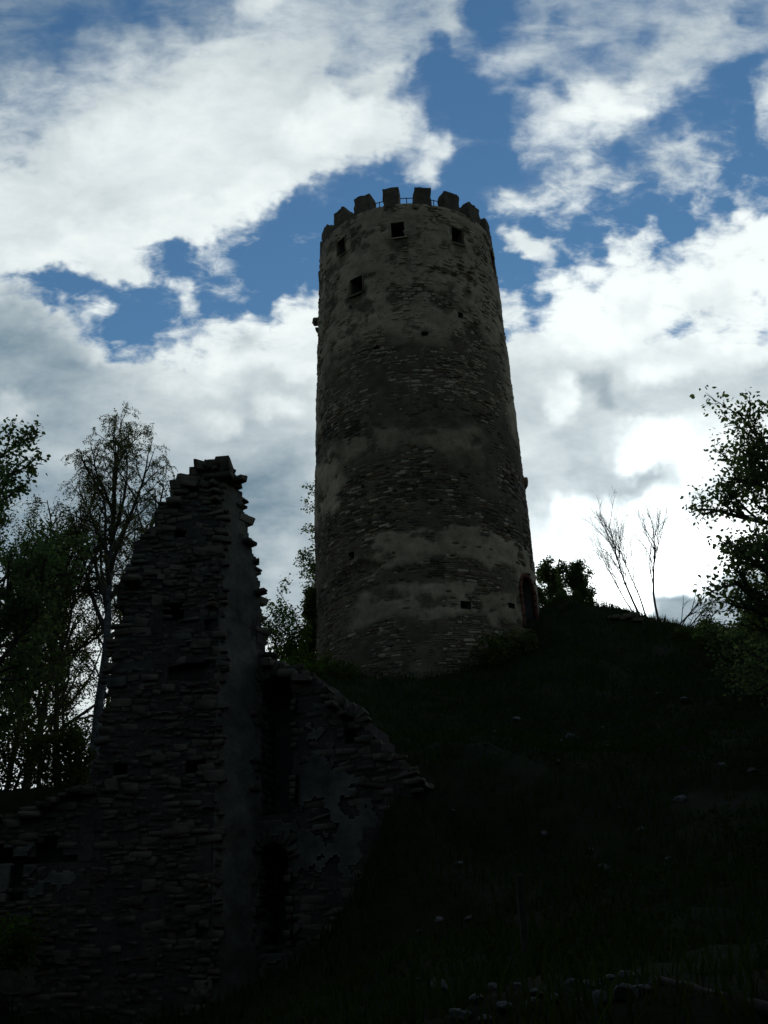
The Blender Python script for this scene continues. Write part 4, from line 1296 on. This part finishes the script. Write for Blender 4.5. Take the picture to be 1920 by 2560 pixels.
def plants():
    # slender birch with drooping twigs behind the ruined wall
    b = foot(228, 1950, 33); h = top_of(330, 1040, 33) - b[2]
    birch = [dict(seg=12, wander=0.035, up=0.04, taper=0.22),
             dict(n=15, start=0.38, angle=0.66, len=0.45, short=0.55, seg=8, wander=0.09, up=0.10, rad=0.50, taper=0.25),
             dict(n=9, start=0.15, angle=0.7, len=0.42, seg=6, wander=0.13, up=0.02, rad=0.42, taper=0.3),
             dict(n=7, start=0.15, angle=0.8, len=0.75, short=0.2, seg=7, wander=0.10, up=-0.32, rad=0.34, taper=0.4, leaf=11, spread=0.03)]
    make_tree('birch_tree', b, 'slender birch with a pale trunk and thin drooping twigs, left of the jagged wall', 'tree', 5, h * 0.86, 0.17, birch, M_BIRCH, M_LEAF_C, 'small', 0.056, lean=(0.06, 0.0), droop=0.8, leaves=42000)
    # dense leafy thicket at the left edge
    thick = [dict(seg=9, wander=0.07, up=0.06, taper=0.25),
             dict(n=18, start=0.10, angle=0.72, len=0.42, short=0.5, seg=7, wander=0.12, up=0.10, rad=0.5, taper=0.3),
             dict(n=7, start=0.15, angle=0.75, len=0.45, seg=5, wander=0.15, up=0.06, rad=0.45, taper=0.35),
             dict(n=6, start=0.1, angle=0.8, len=0.5, seg=4, wander=0.15, up=0.03, rad=0.5, taper=0.4, leaf=9, spread=0.10)]
    spec = [((60, 1990, 33), (75, 1215), 'leafy tree with an even crown behind the low wall, next left of the birch', 21, 0.13),
            ((150, 1985, 35), (185, 1265), 'thin leafy tree crowded against the left side of the birch trunk', 22, 0.11),
            ((-70, 1990, 31), (-40, 1240), 'leafy tree cut by the left edge of the picture, lower crown', 23, 0.14),
            ((10, 1990, 38), (20, 1330), 'shorter leafy tree hidden in the thicket behind the low wall', 24, 0.10),
            ((265, 1975, 39), (262, 1330), 'leafy sapling behind the birch trunk and beside the jagged wall', 25, 0.09),
            ((105, 1985, 42), (120, 1420), 'low leafy tree deep in the thicket between two taller ones', 26, 0.10)]
    for (f, t, lab, sd, rr) in spec:
        b = foot(*f); h = top_of(t[0], t[1], f[2]) - b[2]
        make_tree('leafy_tree', b, lab, 'tree', sd, h * 0.93, rr, thick, M_BARK, M_LEAF_B, 'oval', 0.076, 'trees crowded at the left edge', leaves=8000)
    # broad-leaved tree top in the left corner
    b = foot(-150, 1990, 27); h = top_of(-60, 1050, 27) - b[2]
    maple = [dict(seg=9, wander=0.05, up=0.05, taper=0.3),
             dict(n=20, start=0.15, angle=0.9, len=0.44, short=0.5, seg=7, wander=0.12, up=0.07, rad=0.5, taper=0.3),
             dict(n=7, start=0.2, angle=0.7, len=0.5, seg=5, wander=0.15, up=0.05, rad=0.45, taper=0.35),
             dict(n=5, start=0.15, angle=0.75, len=0.5, seg=4, wander=0.15, up=0.0, rad=0.5, taper=0.4, leaf=16, spread=0.11)]
    make_tree('maple_tree', b, 'broad-leaved tree whose dark crown pokes in at the left edge above the thicket', 'tree', 31, h * 0.95, 0.2, maple, M_BARK, M_LEAF_A, 'oval', 0.13, leaves=14000)
    # big maple at the right edge
    maple_r = [dict(maple[0]), dict(maple[1], start=0.22, n=24, up=0.03, angle=1.05, len=0.50, short=0.35), dict(maple[2], n=8), dict(maple[3], n=6, spread=0.13)]
    b = foot(2215, 1650, 25); h = top_of(2060, 1005, 25) - b[2]
    make_tree('maple_tree', b, 'tall maple reaching in from the right edge with large dark leaves', 'tree', 47, h * 0.82, 0.2, maple_r, M_BARK, M_LEAF_A, 'oval', 0.105, leaves=20000)
    # bushy trees and shrubs on the ridge
    bush = [dict(seg=6, wander=0.12, up=0.08, taper=0.3),
            dict(n=11, start=0.05, angle=0.95, len=0.75, short=0.4, seg=6, wander=0.15, up=0.08, rad=0.6, taper=0.35),
            dict(n=7, start=0.15, angle=0.8, len=0.5, seg=5, wander=0.18, up=0.04, rad=0.5, taper=0.4),
            dict(n=5, start=0.1, angle=0.8, len=0.5, seg=4, wander=0.18, up=0.0, rad=0.5, taper=0.4, leaf=15, spread=0.12)]
    for (f, t, lab, sd, lm, ls, lk) in (
            ((1395, 1545, 53), (1395, 1395), 'round leafy bush on the ridge touching the right side of the tower', 51, M_LEAF_A, 0.12, 'oval'),
            ((1495, 1560, 53), (1495, 1485), 'small leafy bush at the right end of the row of bushes beside the tower', 52, M_LEAF_A, 0.11, 'oval'),
            ((1448, 1555, 52), (1448, 1415), 'broad leafy bush on the ridge between the tower-side bush and the low end bush', 84, M_LEAF_A, 0.11, 'oval'),
            ((830, 1660, 55), (805, 1235), 'leafy tree half hidden behind the left side of the tower', 53, M_LEAF_A, 0.14, 'oval'),
            ((690, 1660, 40), (680, 1480), 'bright green bush between the jagged wall and the tower', 54, M_LEAF_D, 0.10, 'oval'),
            ((755, 1660, 47), (745, 1500), 'thin grey-green sapling between the green bush and the tower', 55, M_LEAF_B, 0.12, 'oval'),
            ((1860, 1600, 38), (1870, 1450), 'dark bush at the right edge under the maple', 56, M_LEAF_A, 0.13, 'oval'),
            ((1790, 1620, 41), (1800, 1520), 'low spreading bush on the ridge left of the dark bush under the maple', 57, M_LEAF_B, 0.11, 'oval'),
            ((1720, 1612, 44), (1715, 1560), 'small scrub at the foot of the leaning bare stems', 58, M_LEAF_B, 0.10, 'oval'),
            ((30, 1985, 30), (30, 1740), 'thick dark bush behind the low wall at the left edge', 81, M_LEAF_B, 0.09, 'oval'),
            ((130, 1975, 31), (120, 1770), 'thick dark bush behind the low wall, between its edge bush and the birch', 82, M_LEAF_B, 0.09, 'oval'),
            ((215, 1960, 35), (205, 1780), 'thick dark bush round the foot of the birch trunk', 83, M_LEAF_B, 0.09, 'oval'),
            ((1950, 1590, 34), (1950, 1420), 'dark bush cut by the right edge, beneath the maple branches', 59, M_LEAF_A, 0.13, 'oval')):
        b = foot(*f); h = top_of(t[0], t[1], f[2]) - b[2]
        tree = h > 4.5
        make_tree('leafy_tree' if tree else 'bush', b, lab, 'tree' if tree else 'bush', sd, h * (0.95 if tree else 0.72), 0.10 if tree else 0.05, thick if tree else bush, M_BARK, lm, lk, ls, leaves=16000 if tree else 3600)
    # bare trees on the ridge against the bright sky
    bare = [dict(seg=9, wander=0.05, up=0.06, taper=0.25),
            dict(n=14, start=0.35, angle=0.45, len=0.5, short=0.45, seg=7, wander=0.10, up=0.07, rad=0.36, taper=0.2),
            dict(n=8, start=0.2, angle=0.5, len=0.45, seg=6, wander=0.10, up=0.08, rad=0.42, taper=0.25),
            dict(n=6, start=0.15, angle=0.5, len=0.6, seg=4, wander=0.12, up=0.05, rad=0.5, taper=0.4, leaf=2.0, spread=0.03)]
    b = foot(1650, 1575, 47); h = top_of(1650, 1275, 47) - b[2]
    make_tree('bare_tree', b, 'bare upright tree with a single stem on the ridge, against the brightest sky', 'tree', 61, h * 0.91, 0.06, bare, M_BARK, M_LEAF_C, 'small', 0.05, 'bare trees on the ridge', lean=(-0.02, 0), leaves=350)
    b = foot(1610, 1560, 47); h = top_of(1540, 1290, 47) - b[2]
    make_tree('bare_tree', b, 'bare tree with two stems leaning left, beside the upright single stem', 'tree', 62, h, 0.1, bare, M_BARK, M_LEAF_C, 'small', 0.05, 'bare trees on the ridge',
              stems=[((0, 0), (-0.30, 0.0), h * 0.94, 0.055), ((0.18, 0.1), (-0.06, 0.1), h * 0.85, 0.04), ((-0.1, 0.1), (-0.52, 0.1), h * 0.76, 0.032)], leaves=450)
    lean = [dict(seg=8, wander=0.06, up=-0.02, taper=0.2),
            dict(n=7, start=0.25, angle=0.55, len=0.5, short=0.4, seg=6, wander=0.10, up=0.02, rad=0.5, taper=0.3),
            dict(n=4, start=0.2, angle=0.5, len=0.45, seg=5, wander=0.12, up=0.0, rad=0.5, taper=0.4, leaf=2.5, spread=0.03)]
    b = foot(1665, 1595, 45)
    make_tree('bare_shrub', b, 'bare shrub of arching stems leaning right, at the foot of the bare trees', 'shrub', 63, 3, 0.06, lean, M_BARK, M_LEAF_C, 'small', 0.05,
              stems=[((0, 0), (0.75, 0), 3.2, 0.04), ((0.1, 0.1), (1.1, 0.1), 3.2, 0.035), ((0.25, 0), (1.5, 0), 2.6, 0.04), ((0.5, 0), (0.9, -0.1), 2.2, 0.04), ((0.8, 0.1), (1.6, 0), 2.0, 0.035), ((0.9, 0), (0.6, 0), 1.8, 0.03)], leaves=250)
    # small green plants on the slope
    fern = [dict(seg=5, wander=0.12, up=0.0, taper=0.3, leaf=26, spread=0.10),
            dict(n=5, start=0.2, angle=0.7, len=0.5, seg=4, wander=0.15, up=-0.02, rad=0.5, taper=0.4, leaf=26, spread=0.08)]
    for (f, lab, sd, hh, ls, lm) in (((1255, 1660, 41.0), 'leafy shrub growing at the right foot of the tower', 71, 1.5, 0.12, M_LEAF_B), ((1310, 1640, 42.0), 'weedy shrub below the tower doorway', 72, 1.2, 0.12, M_LEAF_B),
                                 ((770, 1715, 40.0), 'weedy shrub at the left foot of the tower', 73, 1.3, 0.12, M_LEAF_B), ((850, 1740, 38.5), 'low weedy shrub below the tower, left of its middle', 74, 1.0, 0.11, M_LEAF_B),
                                 ((720, 1690, 37.0), 'low green shrub on the crest of the arched wall', 76, 1.2, 0.10, M_LEAF_D)):
        b = foot(*f)
        make_tree('shrub', b, lab, 'shrub', sd, hh, 0.02, fern, M_BARK, lm, 'oval', ls,
                  stems=[((random.uniform(-.5, .5), random.uniform(-.4, .4)), (random.uniform(-.6, .6), random.uniform(-.6, .6)), hh * random.uniform(0.6, 1.0), 0.015) for _ in range(14)], leaves=1800)
    q = WA.p(WA.hit(65, 2300)[0], 0, 0.5); 
    make_tree('shrub', (q[0], q[1], WA.hit(65, 2360)[1] - 0.2), 'green shrub growing in front of the low wall at the lower left', 'shrub', 75, 0.8, 0.02, fern, M_BARK, M_LEAF_D, 'oval', 0.09,
              stems=[((random.uniform(-.3, .3), random.uniform(-.2, .2)), (random.uniform(-.7, .7), random.uniform(-.7, .3)), random.uniform(0.5, 0.9), 0.012) for _ in range(12)], leaves=1200)


plants()


def build_grass():
    r = np.random.default_rng(3)
    n = 125000
    x = r.uniform(-9, 22, n * 3); y = r.uniform(5, 50, n * 3)
    dens = fbm(x * 0.5, y * 0.5, 0, 12, 4, 0.6)
    k = (dens > 0.30) & (np.hypot(x - TC[0], y - TC[1]) > 4.8)
    x, y = x[k][:n], y[k][:n]; z = hz(x, y)
    h = r.uniform(0.08, 0.30, len(x)) * (0.6 + 1.2 * fbm(x * 1.5, y * 1.5, 0, 13, 2))
    d = r.normal(size=(len(x), 3)); d[:, 2] = 0; d /= np.linalg.norm(d, axis=1)[:, None]
    e = np.cross(d, [0, 0, 1.0]); b = np.stack([x, y, z - 0.03], 1); w = r.uniform(0.008, 0.02, len(x))[:, None]
    mid = b + np.array([0, 0, 1.0]) * h[:, None] * 0.6 + d * h[:, None] * 0.15
    V = np.stack([b - e * w, b + e * w, mid + e * w * 0.7, mid - e * w * 0.7, b + np.array([0, 0, 1.0]) * h[:, None] + d * h[:, None] * 0.55], 1)
    o = np.arange(len(x))[:, None] * 5
    f4 = o + np.array([[0, 1, 2, 3]]); f3 = o + np.array([[3, 2, 4]])
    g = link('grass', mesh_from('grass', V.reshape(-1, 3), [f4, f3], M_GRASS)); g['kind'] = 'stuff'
    # broad-leaved ground cover on the bank and on the crest
    n = 26000
    x = r.uniform(-10, 24, n * 3); y = r.uniform(12, 50, n * 3)
    k = (fbm(x * 0.35, y * 0.35, 0, 52, 4, 0.6) > 0.52) & (np.hypot(x - TC[0], y - TC[1]) > 4.9)
    x, y = x[k][:n], y[k][:n]; z = hz(x, y) + r.uniform(0.0, 0.28, len(x))
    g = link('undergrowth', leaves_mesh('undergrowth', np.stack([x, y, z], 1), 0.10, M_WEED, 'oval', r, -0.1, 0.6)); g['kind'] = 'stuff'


build_grass()

# ------------------------------------------------------------------ stones on the slope, low wall, log, post


def boulder_mesh(seed, mat):
    import bmesh
    r = np.random.default_rng(seed)
    bm = bmesh.new(); bmesh.ops.create_icosphere(bm, subdivisions=2, radius=0.5)
    me = bpy.data.meshes.new('rock'); bm.to_mesh(me); bm.free()
    v = np.array([q.co for q in me.vertices]); 
    for _ in range(9):                       # flat facets cut off
        n = r.normal(size=3); n /= np.linalg.norm(n); c = r.uniform(0.26, 0.42)
        s = v @ n; v = v - n * np.clip(s - c, 0, None)[:, None]
    v += (np.stack([vnoise(v[:, 0] * 6, v[:, 1] * 6, v[:, 2] * 6, seed + k) for k in range(3)], 1) - 0.5) * 0.06
    me.vertices.foreach_set('co', v.astype(np.float32).ravel()); me.materials.append(mat); me.update()
    return me


BOULDERS = [boulder_mesh(100 + i, M_ROCK) for i in range(10)]


def ground_hit(px, py):
    """where the sight line through a photo point first meets the ground"""
    d = ray(px, py); t = np.arange(4, 70, 0.05); P = EYE + t[:, None] * d
    k = np.where(P[:, 2] < hz(P[:, 0], P[:, 1]))[0]
    return P[k[0]] if len(k) else None


ORD = ('first second third fourth fifth sixth seventh eighth ninth tenth eleventh twelfth thirteenth fourteenth fifteenth sixteenth seventeenth '
       'eighteenth nineteenth twentieth').split()


def rock(px, py, wpx, label, group, flat=0.6):
    p = ground_hit(px, py)
    if p is None: return
    s = wpx / FPX * float((p - EYE) @ CD)
    o = link('rock', BOULDERS[random.randrange(10)])
    o.location = (p[0], p[1], p[2] + s * flat * 0.06)
    o.rotation_euler = (random.uniform(-.3, .3), random.uniform(-.3, .3), random.uniform(0, 6.28))
    o.scale = (s, s * random.uniform(0.7, 1.1), s * flat * random.uniform(0.8, 1.2))
    tag(o, label, 'rock', group)


HEAP = ((1235, 2470, 60), (1290, 2478, 72), (1340, 2485, 55), (1190, 2500, 50), (1425, 2462, 50), (1470, 2468, 70), (1520, 2455, 60), (1565, 2442, 55), (1605, 2478, 84), (1555, 2490, 90), (1500, 2500, 80), (1440, 2510, 62),
        (1330, 2515, 66), (1260, 2520, 60), (1385, 2500, 50), (1100, 2470, 66), (1050, 2455, 46), (1640, 2460, 50), (1150, 2540, 80), (1210, 2550, 55))
for k, (x, y, w) in enumerate(sorted(HEAP)):
    rock(x, y, w, 'rubble stone in the loose heap below the slope, %s from its left' % ORD[k], 'rubble along the foot of the slope')
ONES = ((1050, 2330, 22), (1100, 2305, 50), (1175, 2298, 36), (1336, 2420, 26), (1425, 1843, 34), (1405, 1855, 22), (1490, 1870, 24), (1520, 1866, 20), (1505, 1822, 20), (1700, 2000, 40), (1600, 2075, 28), (1360, 2085, 30), (1480, 2125, 24),
        (1510, 2170, 40), (1395, 1905, 20), (1132, 2026, 16), (1150, 2160, 24), (1560, 2320, 26), (1290, 1800, 30), (1715, 1755, 40), (1650, 1740, 30), (1550, 2020, 18), (1240, 1830, 30), (1670, 2150, 30), (1880, 1930, 40), (1800, 1920, 40))
for nm, lo, hi in (('upper', 0, 1880), ('middle', 1880, 2110), ('lower', 2110, 9999)):
    for k, (x, y, w) in enumerate(sorted(q for q in ONES if lo <= q[1] < hi)):
        rock(x, y, w, 'lone pale stone on the grassy slope, %s third, %s from left' % (nm, ORD[k]), 'stones scattered over the slope')


def build_low_wall():
    a = at(1532, 1560, 45.3); b = at(1606, 1560, 45.6)
    w = Wall(a[:2], (b - a)[:2], (0.05, -1.0), 0.7)
    ln = float(np.linalg.norm((b - a)[:2])); zt = at(1570, 1536, 45.4)[2]
    root = empty('low_wall', (a[0], a[1], zt - 1.2), 'short flat-topped stub of wall on the ridge left of the bare trees', 'wall')
    top = lambda s: zt + (vnoise(np.asarray(s) * 2.5, 0.3, 0, 44) - 0.5) * 0.12 - np.clip(np.asarray(s) - ln + 0.2, 0, 1) * 1.5
    w.core(0, ln, zt - 1.8, top, lambda s, z: 0 * s, M_MORTAR, root)
    st = Stones(); w.courses(st, 0, ln, zt - 1.7, top, lambda s, z: np.zeros(np.shape(s), bool)); w.crest(st, 0, ln, lambda s: top(s) - 0.1, hr=(0.12, 0.18)); st.build(root, M_RSTONE, 60, units=UNITS8)


build_low_wall()

p = ground_hit(1645, 2462); q = ground_hit(1925, 2540)
pts = [p + (q - p) * t + np.array([0, 0, 0.02 + 0.01 * math.sin(t * 7)]) for t in np.linspace(-0.05, 1.15, 14)]
v, f = tube(pts, [0.035 + 0.003 * i + 0.006 * math.sin(i * 2.1) for i in range(14)], 10)
lg = link('fallen_log', mesh_from('fallen_log', v, f, M_WOOD, True)); tag(lg, 'pale weathered log lying slantwise at the lower right', 'log')
p = ground_hit(1318, 2420)
if p is not None:
    po = empty('wooden_post', (p[0], p[1], p[2] - 0.1), 'thin brown wooden post standing in the grass of the slope', 'post')
    hh = at(1312, 2185, math.hypot(p[0], p[1]))[2] - p[2]
    link('shaft', box_mesh('shaft', M_WOOD, (0.08, 0.08, hh + 0.1), 0.01), po, Matrix.Translation(Vector(p) + Vector((0, 0, hh / 2 - 0.05))))


# ------------------------------------------------------------------ woods added behind the viewer, out of view, to shade the courtyard


def build_shade_woods():
    r = np.random.default_rng(8)
    P, T = [], []
    for k in range(110):
        a = R_(r.uniform(70, 290)); d = r.uniform(9, 26)
        x, y = d * math.sin(a), d * math.cos(a)
        h = r.uniform(14, 19); zb = hz1(x, y)
        T.append(tube([(x, y, zb - 0.5), (x + r.normal() * .3, y + r.normal() * .3, zb + h * 0.85)], [0.25, 0.07], 6))
        m = 900
        c = r.normal(size=(m, 3)); c /= np.linalg.norm(c, axis=1)[:, None]; c *= r.uniform(0.3, 1, m)[:, None] ** 0.5
        P.append(np.array([x, y, zb + h * 0.6]) + c * np.array([3.2, 3.2, h * 0.42]))
    v, f = merge(T)
    w = link('shade_woods', leaves_mesh('shade_woods', np.concatenate(P), 0.55, M_LEAF_B, 'oval', r)); w['kind'] = 'stuff'
    t = link('shade_woods_trunks', mesh_from('shade_woods_trunks', v, f, M_BARK), w); t['kind'] = 'stuff'


build_shade_woods()
